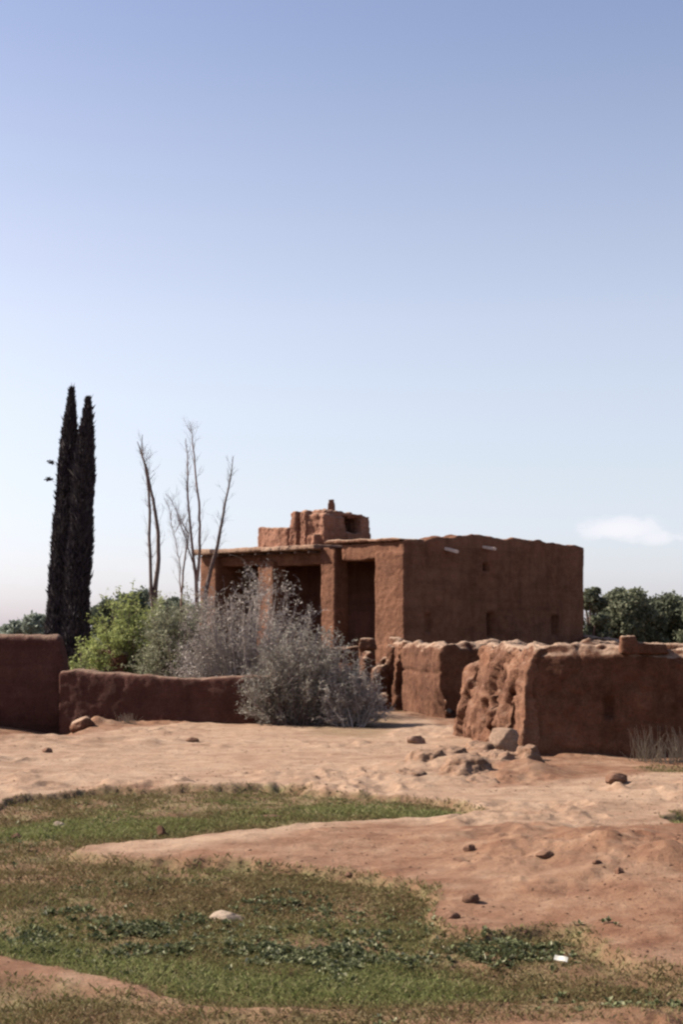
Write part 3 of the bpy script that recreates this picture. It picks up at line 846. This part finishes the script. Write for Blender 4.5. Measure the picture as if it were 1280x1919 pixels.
# low yard wall with a small square opening
YW = 37.6
yx0, yx1 = pxx(566, YW), pxx(705, YW); zy = pz(650, 1212, YW); oy0, oy1 = pz(650, 1259, YW), pz(650, 1240, YW)
ox0, ox1 = pxx(634, YW), pxx(666, YW)
bxq = lambda x0, x1, y0, y1: [(x0, y0), (x1, y0), (x1, y1), (x0, y1)]
yh = [box_pts(bxq(yx0, ox0, YW, YW + .4), -.3, zy - .03, .03), box_pts(bxq(ox1, yx1, YW, YW + .4), -.3, zy - .06, .03), box_pts(bxq(ox0 - .1, ox1 + .1, YW, YW + .4), oy1, zy, .02), box_pts(bxq(ox0 - .1, ox1 + .1, YW, YW + .4), -.3, oy0, 0)]
yo = mud('yard_wall', yh, .045, M_WALL, None, .05, 1.6, .02, 54, wear(zy - .25, .07, 2.5, 7))
tag(yo, 'low mud yard wall with a small square opening below the house doorway', 'mud wall')

# far wall right of the house
BW = 43.0
bh = [seg_pts((pxx(1060, 47.5), 47.5), (pxx(1206, 41), 41.), .45, -.3, pz(1090, 1189, 46), pz(1200, 1203, 41.), .06, 0), seg_pts((pxx(1200, 41), 41.), (16.5, 40.), .45, -.3, pz(1200, 1206, 41), pz(1270, 1204, 40.5), .08, 0)]
bo = mud('garden_wall', bh, .08, M_WALL, None, .06, .9, .02, 55, wear(1.4, .08, 1.5, 8))
tag(bo, 'distant dark garden wall under the olive trees right of the house', 'mud wall')

# tall left wall, undercut at the foot
LY = 31.0
lx1, lx1t = pxx(140, LY), pxx(112, LY); z_t = pz(50, 1186, LY)
lh = []
for x0, x1, x0t, x1t, za, zb_ in ((-16, -9.5, -16, -9.5, z_t + .05, z_t), (-9.6, lx1, -9.6, lx1t, z_t, z_t - .03)):
    lh.append([(x0, LY, .15), (x1, LY + .05, .15), (x1, LY + .6, .15), (x0, LY + .6, .15), (x0, LY + .20, -.45), (x1, LY + .25, -.45), (x1 - .1, LY + .6, -.45), (x0, LY + .6, -.45),
               (x0t, LY + .14, za - .10), (x1t - .05, LY + .14, zb_ - .10), (x1t, LY + .5, zb_ - .12), (x0t, LY + .5, za - .1),
               (x0t, LY + .26, za), (x1t - .12, LY + .26, zb_), (x1t - .12, LY + .42, zb_), (x0t, LY + .42, za)])
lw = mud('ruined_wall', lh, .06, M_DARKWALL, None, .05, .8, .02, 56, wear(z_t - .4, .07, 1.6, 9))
tag(lw, 'tall dark mud wall at the left edge with a pale crumbling top', 'mud wall')
# the low wall that joins it
kA = Vector((pxx(112, 30.7), 30.7)); kB = Vector((pxx(300, 30.1), 30.1)); kC = Vector((pxx(560, 29.6), 29.6))
kh = [seg_pts(kA, kB, .42, -.35, pz(150, 1257, 30.6), pz(300, 1267, 30.1), .06, 1), seg_pts(kB, kC, .42, -.35, pz(310, 1267, 30.1), pz(470, 1268, 29.7), .05, 1)]
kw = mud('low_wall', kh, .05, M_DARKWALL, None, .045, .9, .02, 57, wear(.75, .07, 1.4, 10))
tag(kw, 'low dark mud wall running from the tall left wall into the grey bush', 'mud wall')
# a remnant in the garden
gx0 = pxx(186, 40)
rm = mud('garden_wall', [seg_pts((gx0, 40), (pxx(236, 39.6), 39.6), .4, -.3, pz(210, 1216, 40), pz(230, 1222, 40), .05, 0)], .06, M_WALL, None, .07, 1.8, .02, 58)
tag(rm, 'short stub of mud wall between the cypress and the green shrub', 'mud wall')

# ------------------------------------------------------------------ boulders, clods, litter
def rock(name, px, py, wpx, hpx, mat, label, cat, seed, depth=.8, Y=None, group=None, sink=.5, z=None, rot=0, amp=.22):
    if Y is None:
        x, yy = gpt(px, py)
    else:
        yy = Y; x = pxx(px, Y)
    s = wpx / FPX * yy / 2; h = hpx / FPX * yy / 2
    zz = (gz(x, yy) if z is None else z) + h * (1 - sink)
    return tag(clod(name, x, yy, zz, s, s * depth, h * 1.15, mat, seed, amp, 4, rot), label, cat, group)
rock('boulder', 945, 1408, 52, 46, M_BOULD, 'smooth pale boulder resting against the foot of the crumbled wall end', 'boulder', 33, .8, Y=20.7, z=pz(947, 1408, 20.7), sink=.0, amp=.24)
rock('stone', 425, 1698, 62, 20, M_STONE, 'flat pale stone lying in the middle of the foreground weeds', 'stone', 4, .9)
rock('stone', 113, 1535, 30, 14, M_STONE, 'small pale stone in the grass crescent at the left', 'stone', 5, .9)
rock('stone', 30, 1555, 24, 12, M_CLOD, 'small dark stone at the left end of the grass crescent', 'stone', 6)
rock('stone', 302, 1553, 20, 22, M_CLOD, 'dark upright stone on the lower edge of the grass crescent', 'stone', 7)
rock('earth_clod', 88, 1413, 18, 11, M_CLOD, 'dark clod on the pale slope before the tall left wall', 'earth clod', 8)
rock('earth_clod', 780, 1392, 34, 20, M_PALE_EARTH, 'small pale clod left of the rubble heap', 'earth clod', 11)
rock('earth_clod', 1155, 1474, 47, 20, M_CLOD, 'reddish clod on bare ground before the shaded right wall', 'earth clod', 12, sink=.4)
rock('earth_clod', 880, 1612, 25, 16, M_CLOD, 'lone clod on the bare ridge right of the grass', 'earth clod', 13)
rock('earth_clod', 1022, 1640, 32, 17, M_CLOD, 'dark clod left of the red mound', 'earth clod', 14)
rock('earth_clod', 1120, 1662, 17, 10, M_CLOD, 'left of two small clods at the foot of the red mound', 'earth clod', 15)
rock('earth_clod', 1160, 1674, 18, 12, M_CLOD, 'right of two small clods at the foot of the red mound', 'earth clod', 16)
rock('earth_clod', 845, 1712, 28, 16, M_CLOD, 'clod on the edge between weeds and bare ground', 'earth clod', 17)
rock('earth_clod', 882, 1690, 37, 19, M_CLOD, 'wide clod just above the edge of the weeds', 'earth clod', 18)
rock('earth_clod', 500, 1520, 49, 9, M_CLOD, 'flat dark clod in the middle of the grass crescent', 'earth clod', 19)
rock('earth_clod', 158, 1362, 44, 28, M_WALL, 'sunlit red clod below the right end of the tall left wall', 'earth clod', 20, Y=28.6)
rock('earth_clod', 360, 1390, 22, 11, M_CLOD, 'small clod on the pale slope before the low wall', 'earth clod', 21)
rock('earth_clod', 655, 1635, 15, 9, M_CLOD, 'tiny clod at the upper edge of the foreground grass', 'earth clod', 22)
hc = gpt(895, 1440)
def heap_hull(px, py, wpx, h, sy, seed, lean=0.0):
    x, yy = gpt(px, py); w = wpx / FPX * yy / 2; g = gz(x, yy); h *= 1.3; rn = random.Random(seed); pts = []
    for k in range(9):
        a = k / 9 * 6.283; q = rn.uniform(.85, 1.1)
        pts.append((x + math.cos(a) * w * q, yy + math.sin(a) * sy * q, g - .15))
        pts.append((x + lean + math.cos(a) * w * .45 * q, yy + math.sin(a) * sy * .45 * q, g + h * rn.uniform(.75, 1.0)))
    return pts
hp_ = [heap_hull(838, 1424, 120, .15, .6, 1, .06), heap_hull(800, 1438, 110, .07, .5, 2), heap_hull(770, 1452, 110, .03, .5, 8), heap_hull(870, 1450, 150, .12, .5, 3), heap_hull(935, 1438, 150, .11, .6, 4),
       heap_hull(990, 1440, 80, .20, .4, 5), heap_hull(900, 1415, 110, .10, .8, 6), heap_hull(905, 1462, 140, .05, .5, 7), heap_hull(890, 1436, 240, .07, .9, 9)]
ho = mud('rubble_heap', hp_, .028, M_HEAP, None, .07, 1.7, .03, 61, None, .03, .03, 3.0)
tag(ho, 'low heap of fallen earth rubble below the crumbled wall end', 'rubble heap')
# mud brick on the wall top
bp = pix(1175, 1205, 21.35)
mb = mud('mud_brick', [box_pts(bxq(bp.x - .13, bp.x + .13, 21.2, 21.45), z_n - .1, pz(1175, 1191, 21.3), .02), box_pts(bxq(bp.x + .1, bp.x + .62, 21.2, 21.5), z_n - .1, pz(1210, 1204, 21.3), .05)], .025, M_WALL, None, .03, 4, .012, 60)
tag(mb, 'square mud brick left standing on the shaded right wall', 'mud brick')
# crumbling pieces along the top of the near wall
for i, (px_, w_, h_) in enumerate(((930, 34, 16), (968, 40, 18), (1020, 30, 13), (1052, 34, 12), (1098, 26, 11), (1126, 30, 12), (1226, 30, 11), (1262, 34, 12))):
    pass
# litter
lx, ly = gpt(1051, 1777)
bm = bmesh.new()
r = bmesh.ops.create_grid(bm, x_segments=8, y_segments=4, size=.5)
for v in bm.verts:
    v.co.x *= .076; v.co.y *= .036; v.co.z = .002 * math.sin(v.co.x * 90) + .02
r = bmesh.ops.solidify(bm, geom=bm.faces[:], thickness=.004)
me = bpy.data.meshes.new('paper_scrap'); bm.to_mesh(me); bm.free()
pn = NT('white paper'); M_PAPER = pn.done(pn.ramp(pn.noise(40), [(.3, (.42, .40, .35)), (.7, (.60, .58, .53))]), .7)
po = link_mesh('paper_scrap', me, M_PAPER); po.location = (lx, ly, gz(lx, ly) + .02); po.rotation_euler = (.6, .12, -.30)
tag(po, 'crumpled white scrap of paper on the weeds at lower right', 'litter')

# ------------------------------------------------------------------ plants
def tubes(paths, sides=4):
    """paths: list of (points (n,3), radii (n,)) -> verts, quad faces"""
    V, F, o = [], [], 0
    ang = np.arange(sides) / sides * 2 * math.pi
    for p, r in paths:
        p = np.asarray(p, float); r = np.asarray(r, float); n = len(p)
        t = np.gradient(p, axis=0); t /= np.linalg.norm(t, axis=1)[:, None] + 1e-9
        ref = np.array([1., .2, .1]) if abs(t[:, 0]).mean() < .8 else np.array([.1, 1., .2])
        a = np.cross(t, ref); a /= np.linalg.norm(a, axis=1)[:, None] + 1e-9; b = np.cross(t, a)
        ring = p[:, None] + r[:, None, None] * (np.cos(ang)[None, :, None] * a[:, None] + np.sin(ang)[None, :, None] * b[:, None])
        V.append(ring.reshape(-1, 3))
        i = np.arange(n - 1)[:, None] * sides + np.arange(sides)[None]
        j = np.arange(n - 1)[:, None] * sides + (np.arange(sides)[None] + 1) % sides
        F.append(np.stack([i, j, j + sides, i + sides], axis=-1).reshape(-1, 4) + o); o += n * sides
    return np.concatenate(V), np.concatenate(F)
def grow(start, d, length, n, wob, up, rng, r0, r1):
    pts = [np.array(start, float)]; d = np.array(d, float); d /= np.linalg.norm(d)
    for i in range(n - 1):
        d = d + rng.normal(0, wob, 3) + np.array([0, 0, up]); d /= np.linalg.norm(d)
        pts.append(pts[-1] + d * length / (n - 1))
    return np.array(pts), np.linspace(r0, r1, n)
def leaves(cent, size, shade, mat, name, parent, aspect=.45, normal_bias=None):
    n = len(cent)
    a = RNG.normal(size=(n, 3)); a /= np.linalg.norm(a, axis=1)[:, None]
    if normal_bias is not None:
        a = a + normal_bias; a /= np.linalg.norm(a, axis=1)[:, None]
    b = np.cross(a, RNG.normal(size=(n, 3))); b /= np.linalg.norm(b, axis=1)[:, None]
    s = np.asarray(size)[:, None]
    v = np.stack([cent - a * s, cent + b * s * aspect, cent + a * s, cent - b * s * aspect], axis=1)
    f = np.arange(n)[:, None] * 4 + np.arange(4)
    return np_mesh(name, v.reshape(-1, 3), f, mat, parent, attr={'shade': np.repeat(np.clip(shade, 0, 1), 4)})

def cypress(px, Y, ytop, half, seed, label, base_py_half=None, lean=0.0, prof=None):
    rng = np.random.default_rng(seed)
    x = pxx(px, Y, 1100); g = gz(x, Y); H = pz(px, ytop, Y) - g
    root = empty('cypress_tree', (x, Y, g), label, 'cypress', 'pair of dark cypresses')
    V_, F_ = tubes([(np.array([[x, Y, g - .2], [x, Y, g + H * .3], [x + lean, Y, g + H * .85]]), np.array([.16, .12, .02]))], 8)
    np_mesh('trunk', V_, F_, M_BARK, root, True)
    def rad(t, az):
        r = np.interp(t, [0, .06, .16, .3, .55, .75, .88, 1.0], prof)
        return r * (1 + .24 * fbm(np.c_[np.cos(az) * 1.5, np.sin(az) * 1.5, t * 11], 1.0, 3, seed))
    # dense inner mass of twigs
    nt, na = 90, 26
    T_, A_ = np.meshgrid(np.linspace(0.03, 1, nt), np.linspace(0, 2 * math.pi, na, endpoint=False), indexing='ij')
    rr_ = rad(T_.ravel(), A_.ravel()) * .80
    cxl = lean * T_.ravel() ** 1.5
    vv = np.c_[x + cxl + np.cos(A_.ravel()) * rr_, Y + np.sin(A_.ravel()) * rr_, g + T_.ravel() * H * .985]
    i = np.arange(nt - 1)[:, None] * na + np.arange(na)[None]; j = np.arange(nt - 1)[:, None] * na + (np.arange(na)[None] + 1) % na
    ff_ = np.stack([i, j, j + na, i + na], axis=-1).reshape(-1, 4)
    n = 34000
    t = rng.random(n) ** .9; az = rng.random(n) * 2 * math.pi
    t = np.clip(t, .02, 1); R = rad(t, az) * (.70 + .36 * rng.random(n))
    # upswept sprays
    c = np.c_[x + lean * t ** 1.5 + np.cos(az) * R, Y + np.sin(az) * R, g + t * H]
    L = .05 + .10 * rng.random(n)
    tuft = rng.random(n) < .012
    L = np.where(tuft, L * 1.8, L)
    up = np.c_[np.cos(az) * .30, np.sin(az) * .30, np.ones(n)] + rng.normal(0, .22, (n, 3)); up /= np.linalg.norm(up, axis=1)[:, None]
    sd = np.cross(up, rng.normal(size=(n, 3))); sd /= np.linalg.norm(sd, axis=1)[:, None]
    wv = sd * (L * .28)[:, None]
    q = np.stack([c - wv * .6, c + wv * .6, c + up * L[:, None] * .6 + wv, c + up * L[:, None] * 1.5], axis=1).reshape(-1, 3)
    shd = np.clip(.45 + .35 * fbm(c, 2.5, 3, seed + 3) + rng.normal(0, .2, n), 0, 1)
    V2 = np.concatenate([vv, q]); F2 = np.concatenate([ff_, len(vv) + np.arange(n)[:, None] * 4 + np.arange(4)])
    np_mesh('crown', V2, F2, M_CYP, root, attr={'shade': np.concatenate([np.zeros(len(vv)), np.repeat(shd, 4)])})
    return root, x, g, H
u = lambda *a_: [v * 45 / FPX for v in a_]
c1, cx1, cg1, cH1 = cypress(117, 45.2, 733, 30, 101, 'taller left cypress of the dark pair behind the tall mud wall', lean=.19, prof=u(12, 27, 30, 26, 21, 16, 10, .3))
c2, cx2, cg2, cH2 = cypress(142, 44.8, 751, 30, 102, 'shorter right cypress of the dark pair behind the mud walls', lean=.30, prof=u(8, 20, 27, 22, 19.5, 18, 11, .3))
# two stray sprigs on the left of the taller one
for py_ in (866, 898):
    tip = pix(95 if py_ == 866 else 92, py_, 45.2); rt = pix(112, py_ + 8, 45.2)
    rng = np.random.default_rng(py_)
    n = 60; cc = np.array(tip) + rng.normal(0, .045, (n, 3)) * np.array([1.2, 1, .6])
    Vt, Ft = tubes([(np.array([rt, (rt + tip) / 2 + Vector((0, 0, -.02)), tip]), np.array([.008, .006, .004]))], 4)
    br = np_mesh('sprig', Vt, Ft, M_BARK, c1)
    leaves(cc, np.full(n, .05), rng.random(n) * .6, M_CYP, 'sprig_tuft', br)

def bare_tree(stems, Y, label, seed, group, mat=M_BARK):
    """stems: list of photo polylines [(px,py,rpx), ...] from foot to tip"""
    rng = np.random.default_rng(seed)
    f = stems[0][0]; x0 = pxx(f[0], Y, f[1]); g = gz(x0, Y)
    root = empty('bare_tree', (x0, Y, g), label, 'bare tree', group)
    for k, st in enumerate(stems):
        # resample the line finely, with a little crookedness
        px_ = np.array([s[0] for s in st], float); py_ = np.array([s[1] for s in st], float); rp = np.array([s[2] for s in st], float)
        t = np.linspace(0, 1, 26); tt = np.linspace(0, 1, len(st))
        X = np.interp(t, tt, px_); Yp = np.interp(t, tt, py_); R = np.interp(t, tt, rp) * .78 * Y / FPX
        yo = np.cumsum(rng.normal(0, .05, 26)) * .6
        X = X + fbm(np.c_[t * 9, np.full(26, k * 3.1 + seed)], 1, 3, seed) * 3.0
        pts = np.array([np.array(pix(a_, b_, Y)) for a_, b_ in zip(X, Yp)]); pts[:, 1] += yo
        if k == 0 or st[0][1] > 1150: pts[0, 2] = g - .15
        V_, F_ = tubes([(pts, R)], 7)
        stem = np_mesh('trunk' if k == 0 else 'limb', V_, F_, mat, root, True)
        # twigs: short and upright, denser to the tip
        paths = []
        for q in range(44):
            s = rng.random() ** .6 * .97 + .03; i_ = int(s * 24); p = pts[i_]
            L = rng.uniform(.25, .75) * (1.2 - .5 * s)
            az = rng.random() * 6.28
            d = (math.cos(az) * .65, math.sin(az) * .65, .8 + rng.random() * .6)
            path, rad_ = grow(p, d, L, 6, .14, .08, rng, min(.006, R[i_] * .35), .0015)
            paths.append((path, rad_))
            for e in range(3):
                j_ = rng.integers(1, 5)
                d2 = (path[-1] - path[0]) / L + rng.normal(0, .5, 3)
                paths.append(grow(path[j_], d2, L * .5, 4, .15, .08, rng, .003, .0012))
        V_, F_ = tubes(paths, 3)
        np_mesh('twigs', V_, F_, M_TWIG if k else mat, stem)['kind'] = 'stuff'
    return root
GB = 'bare trees between the cypresses and the house'
bare_tree([[(288, 1290, 9), (289, 1170, 8), (292, 1100, 6), (297, 1040, 5), (296, 990, 4.5), (288, 940, 3.6), (278, 890, 3), (268, 858, 2), (258, 828, .8)],
           [(288, 1150, 5), (283, 1090, 4.2), (282, 1000, 3.6), (280, 930, 3), (274, 890, 2.2), (266, 850, 1.4), (267, 815, .6)]], 43, 'bare tree with two close trunks standing nearest the cypresses', 201, GB)
bare_tree([[(370, 1290, 6), (369, 1150, 5), (367, 1085, 4.5), (362, 1040, 3.4), (356, 980, 2.8), (351, 910, 2.1), (350, 855, 1.2), (346, 820, .5)],
           [(368, 1090, 4.2), (375, 1040, 3.4), (376, 980, 3), (371, 920, 2.4), (365, 860, 1.8), (361, 815, 1), (350, 798, .4)],
           [(367, 1075, 2.2), (358, 1040, 1.6), (345, 1000, 1.2), (330, 960, .8), (318, 930, .4)]], 44, 'tall thin forked bare tree in front of the left corner of the house', 202, GB, M_BARKRED)
bare_tree([[(378, 1280, 6), (385, 1110, 5.5), (395, 1065, 5), (407, 1025, 4.2), (418, 975, 3.2), (425, 930, 2.4), (432, 890, 1.6), (438, 855, .7)]], 42.5, 'slim bare tree leaning right across the pillars of the house', 203, GB)
bare_tree([[(332, 1280, 3), (338, 1120, 2.5), (346, 1040, 2), (352, 1000, 1.5), (338, 975, 1), (326, 998, .5)], [(340, 1110, 1.6), (335, 1050, 1.2), (326, 1000, .8), (312, 940, .4)]], 46, 'shortest and thinnest bare tree, between two taller ones', 204, GB, M_BARKRED)

def bush(name, px, Y, x_px, ytop_py, depth, seed, label, twig_mat, leaf_m, n_stem=70, n_leaf=9000, leaf=.035, spread=1.0, droop=-.02, twig_r=.006, group=None, leafshade=.5, top_pow=1.0, sub=7, aspect=.4):
    """many-stemmed shrub: stems fan from the foot, twigs and small leaves along them"""
    rng = np.random.default_rng(seed)
    x0, x1 = pxx(x_px[0], Y), pxx(x_px[1], Y); xc = pxx(px, Y); g = gz(xc, Y)
    H = pz(px, ytop_py, Y) - g
    root = empty(name, (xc, Y, g), label, 'bush', group)
    paths, tw, tips = [], [], []
    for s in range(n_stem):
        fx = rng.random(); tx = x0 + (x1 - x0) * fx; ty = Y + rng.normal(0, depth * .45)
        side = (tx - xc) / ((x1 - xc) if tx > xc else (xc - x0))
        # dome profile with lumps
        hh = H * (math.sqrt(max(0.02, 1 - abs(side) ** 2.2)) * .85 + .12) * rng.uniform(.55, 1.05) ** top_pow
        base = np.array([xc + (tx - xc) * .25 + rng.normal(0, .1), Y + rng.normal(0, .15), g - .05])
        tip = np.array([tx, ty, g + hh])
        n = 9; t = np.linspace(0, 1, n)[:, None]
        mid = (base + tip) / 2 + np.array([(tx - xc) * .10 * spread, 0, -.0 + .1 * H * (1 - abs(side))])
        p = (1 - t) ** 2 * base + 2 * t * (1 - t) * mid + t * t * tip
        p[1:] += np.cumsum(rng.normal(0, .02 * H / 3, (n - 1, 3)), axis=0)
        paths.append((p, np.linspace(.018 * H / 3 + .006, .005, n)))
        for q in range(sub):
            i_ = rng.integers(1, n); L = rng.uniform(.25, .65) * H / 3
            d = (p[i_] - p[i_ - 1]); d = d / (np.linalg.norm(d) + 1e-6) + rng.normal(0, .55, 3)
            pp, rr2 = grow(p[i_], d, L, 6, .18, droop, rng, twig_r, .002)
            tw.append((pp, rr2))
            for e in range(4):
                j_ = rng.integers(1, 6); d3 = d / np.linalg.norm(d) + rng.normal(0, .7, 3)
                p3, r3 = grow(pp[j_], d3, L * rng.uniform(.3, .7), 4, .2, droop, rng, twig_r * .5, .0015)
                tw.append((p3, r3)); tips.append(p3)
            tips.append(pp)
    V_, F_ = tubes(paths, 5); np_mesh('stems', V_, F_, M_BARK if leaf_m is not M_DRYLEAF else twig_mat, root, True)
    V_, F_ = tubes(tw, 3); np_mesh('twigs', V_, F_, twig_mat, root)['kind'] = 'stuff'
    if n_leaf:
        allp = np.concatenate(tips)
        c = allp[rng.integers(0, len(allp), n_leaf)] + rng.normal(0, .035, (n_leaf, 3))
        shd = np.clip(leafshade + .45 * fbm(c, 2.0, 3, seed) + rng.normal(0, .16, n_leaf), 0, 1)
        leaves(c, leaf * rng.uniform(.5, 1.3, n_leaf), shd, leaf_m, 'foliage', root, aspect)
    return root
bush('green_shrub', 240, 40, (170, 335), 1128, 1.0, 301, 'bright lime green shrub between the cypresses and the grey bush', M_TWIGG, M_LIME, 110, 24000, .05, sub=7, top_pow=.9)
bush('green_shrub', 160, 37, (118, 205), 1212, .5, 306, 'low green shrub at the foot of the cypresses behind the walls', M_TWIGG, M_LIME, 26, 2600, .045, leafshade=.3)
bush('sage_bush', 335, 36, (270, 410), 1120, .9, 302, 'pale sage green bush between the lime shrub and the large grey bush', M_TWIGG, M_SAGE, 110, 20000, .04, top_pow=.8)
bush('dry_bush', 455, 32.6, (335, 610), 1092, 1.4, 303, 'large dry lilac grey bush covering the left half of the house', M_TWIG, M_DRYLEAF, 190, 24000, .034, sub=8, top_pow=1.7, leafshade=.45)
bush('leafy_bush', 548, 29.4, (462, 690), 1186, .8, 304, 'dark grey green bush in front of the large dry bush', M_TWIG, M_MIXLEAF, 190, 24000, .032, leafshade=.40, sub=8, top_pow=1.5)
bush('dry_bush', 655, 28.9, (596, 722), 1246, .5, 305, 'small spiky pale grey bush at the right foot of the bushes', M_TWIG, M_DRYLEAF, 60, 7000, .026, sub=8, top_pow=1.3)

def broad_tree(px, Y, half_px, ytop, seed, label, mat, n=16000, leaf=.11, cl=24, group='trees behind the house'):
    rng = np.random.default_rng(seed)
    x = pxx(px, Y); g = 0.0; H = pz(px, ytop, Y) - g; W = half_px / FPX * Y
    root = empty('olive_tree' if mat is M_OLIVE else 'leafy_tree', (x, Y, g), label, 'tree', group)
    paths = [(np.array([[x, Y, g - .3], [x + .1, Y, g + H * .2], [x, Y, g + H * .4]]), np.array([.32, .25, .18]) * H / 6)]
    cs, rs = [], []
    for k in range(cl):
        az = rng.random() * 6.28; rr_ = math.sqrt(rng.random()) * .8; zz = rng.uniform(.12, .86)
        wz = math.sqrt(max(.1, 1 - ((zz - .45) / .55) ** 2))
        c = np.array([x + math.cos(az) * rr_ * W * wz, Y + math.sin(az) * rr_ * W * .8 * wz, g + zz * H])
        cs.append(c); rs.append(rng.uniform(.24, .42) * min(W, H * .6))
        st = np.array([x, Y, g + H * .3])
        mid = (st + c) / 2 + np.array([0, 0, .05 * H])
        t = np.linspace(0, 1, 6)[:, None]
        paths.append(((1 - t) ** 2 * st + 2 * t * (1 - t) * mid + t * t * c, np.linspace(.10, .03, 6) * H / 6))
    V_, F_ = tubes(paths, 6); np_mesh('trunk', V_, F_, M_BARK, root, True)
    cs = np.array(cs); rs = np.array(rs)
    k = rng.integers(0, cl, n); d = rng.normal(size=(n, 3)); d /= np.linalg.norm(d, axis=1)[:, None]
    rad_ = rs[k] * (.30 + .85 * rng.random(n) ** .7) * (1 + .6 * fbm(cs[k] + d * 2, 1.5, 2, seed))
    c = cs[k] + d * rad_[:, None] * np.array([1, 1, .8])
    shd = np.clip(.45 + .3 * fbm(c, .9, 3, seed + 2) + rng.normal(0, .17, n) + rng.normal(0, .12, cl)[k], 0, 1)
    leaves(c, leaf * rng.uniform(.5, 1.3, n), shd, mat, 'crown', root, .5)
    return root
broad_tree(1108, 58, 34, 1078, 401, 'olive tree half hidden by the right corner of the house', M_OLIVE, 20000, .085, 34)
broad_tree(1165, 62, 62, 1086, 402, 'widest olive tree, clear of the house at the right', M_OLIVE, 48000, .085, 60)
broad_tree(1250, 66, 52, 1106, 403, 'olive tree at the right edge of the photo', M_OLIVE, 36000, .085, 46)
broad_tree(1325, 64, 50, 1112, 404, 'olive tree cut by the right edge behind the shaded wall', M_OLIVE, 26000, .09, 40)
broad_tree(1212, 63, 42, 1116, 411, 'low olive tree filling the gap between two taller olives', M_OLIVE, 30000, .085, 44)
broad_tree(1290, 67, 44, 1112, 412, 'olive tree just beyond the one at the right edge', M_OLIVE, 26000, .09, 40)
broad_tree(205, 70, 46, 1112, 405, 'dark tree just right of the cypresses', M_FARLEAF, 26000, .10, 44)
broad_tree(250, 74, 42, 1093, 406, 'tallest dark tree behind the double-trunked bare tree', M_FARLEAF, 26000, .10, 44)
broad_tree(318, 72, 42, 1106, 407, 'dark tree behind the thin bare trees beside the house', M_FARLEAF, 26000, .10, 44)
broad_tree(375, 66, 30, 1125, 408, 'low tree behind the left corner of the house', M_FARLEAF, 16000, .10, 34)
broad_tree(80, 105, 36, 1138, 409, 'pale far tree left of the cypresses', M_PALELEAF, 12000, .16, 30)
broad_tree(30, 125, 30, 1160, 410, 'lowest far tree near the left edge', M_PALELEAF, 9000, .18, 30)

# a far wood along the skyline, one mass
n = 60000
wx_ = (RNG.random(n) * 2 - 1) * 190; wy_ = 300 + RNG.normal(0, 6, n)
wh_ = 3.6 + 2.0 * fbm(np.c_[wx_, wy_ * 0], .05, 4, 83); wz_ = RNG.random(n) ** .7 * wh_
cw = np.c_[wx_, wy_, wz_]
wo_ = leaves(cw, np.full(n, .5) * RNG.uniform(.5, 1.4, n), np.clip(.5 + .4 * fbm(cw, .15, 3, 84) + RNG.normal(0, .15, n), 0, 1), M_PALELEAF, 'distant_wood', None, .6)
tag(wo_, 'pale low wood far off along the horizon', 'wood', kind='stuff')

# dry stalks beneath the shaded right wall
def tuft(px, py, n, h, seed, label, spread=.10):
    rng = np.random.default_rng(seed); x, y_ = gpt(px, py); g = gz(x, y_)
    paths = []
    for i in range(n):
        b_ = (x + rng.normal(0, spread), y_ + rng.normal(0, spread * .6), g - .02)
        paths.append(grow(b_, (rng.normal(0, .25), rng.normal(0, .25), 1), h * rng.uniform(.4, 1.15), 5, .08, 0, rng, .005, .0015))
    V_, F_ = tubes(paths, 3)
    o = np_mesh('dry_weed', V_, F_, M_STRAW, None, attr={'shade': np.full(len(V_), .5)})
    tag(o, label, 'dry weed', 'dry weeds below the right wall')
tuft(1212, 1424, 60, .50, 501, 'tall dry weed against the shaded right wall, leftmost of three')
tuft(1240, 1428, 40, .40, 502, 'short dry weed, middle of the three at the right wall')
tuft(1272, 1426, 70, .50, 503, 'dry weed at the right edge of the photo below the wall')
tuft(172, 1352, 60, .28, 504, 'small pale weed at the foot of the low wall by the tall one', .12)
tuft(235, 1356, 60, .24, 505, 'low pale weed against the low wall left of centre', .12)
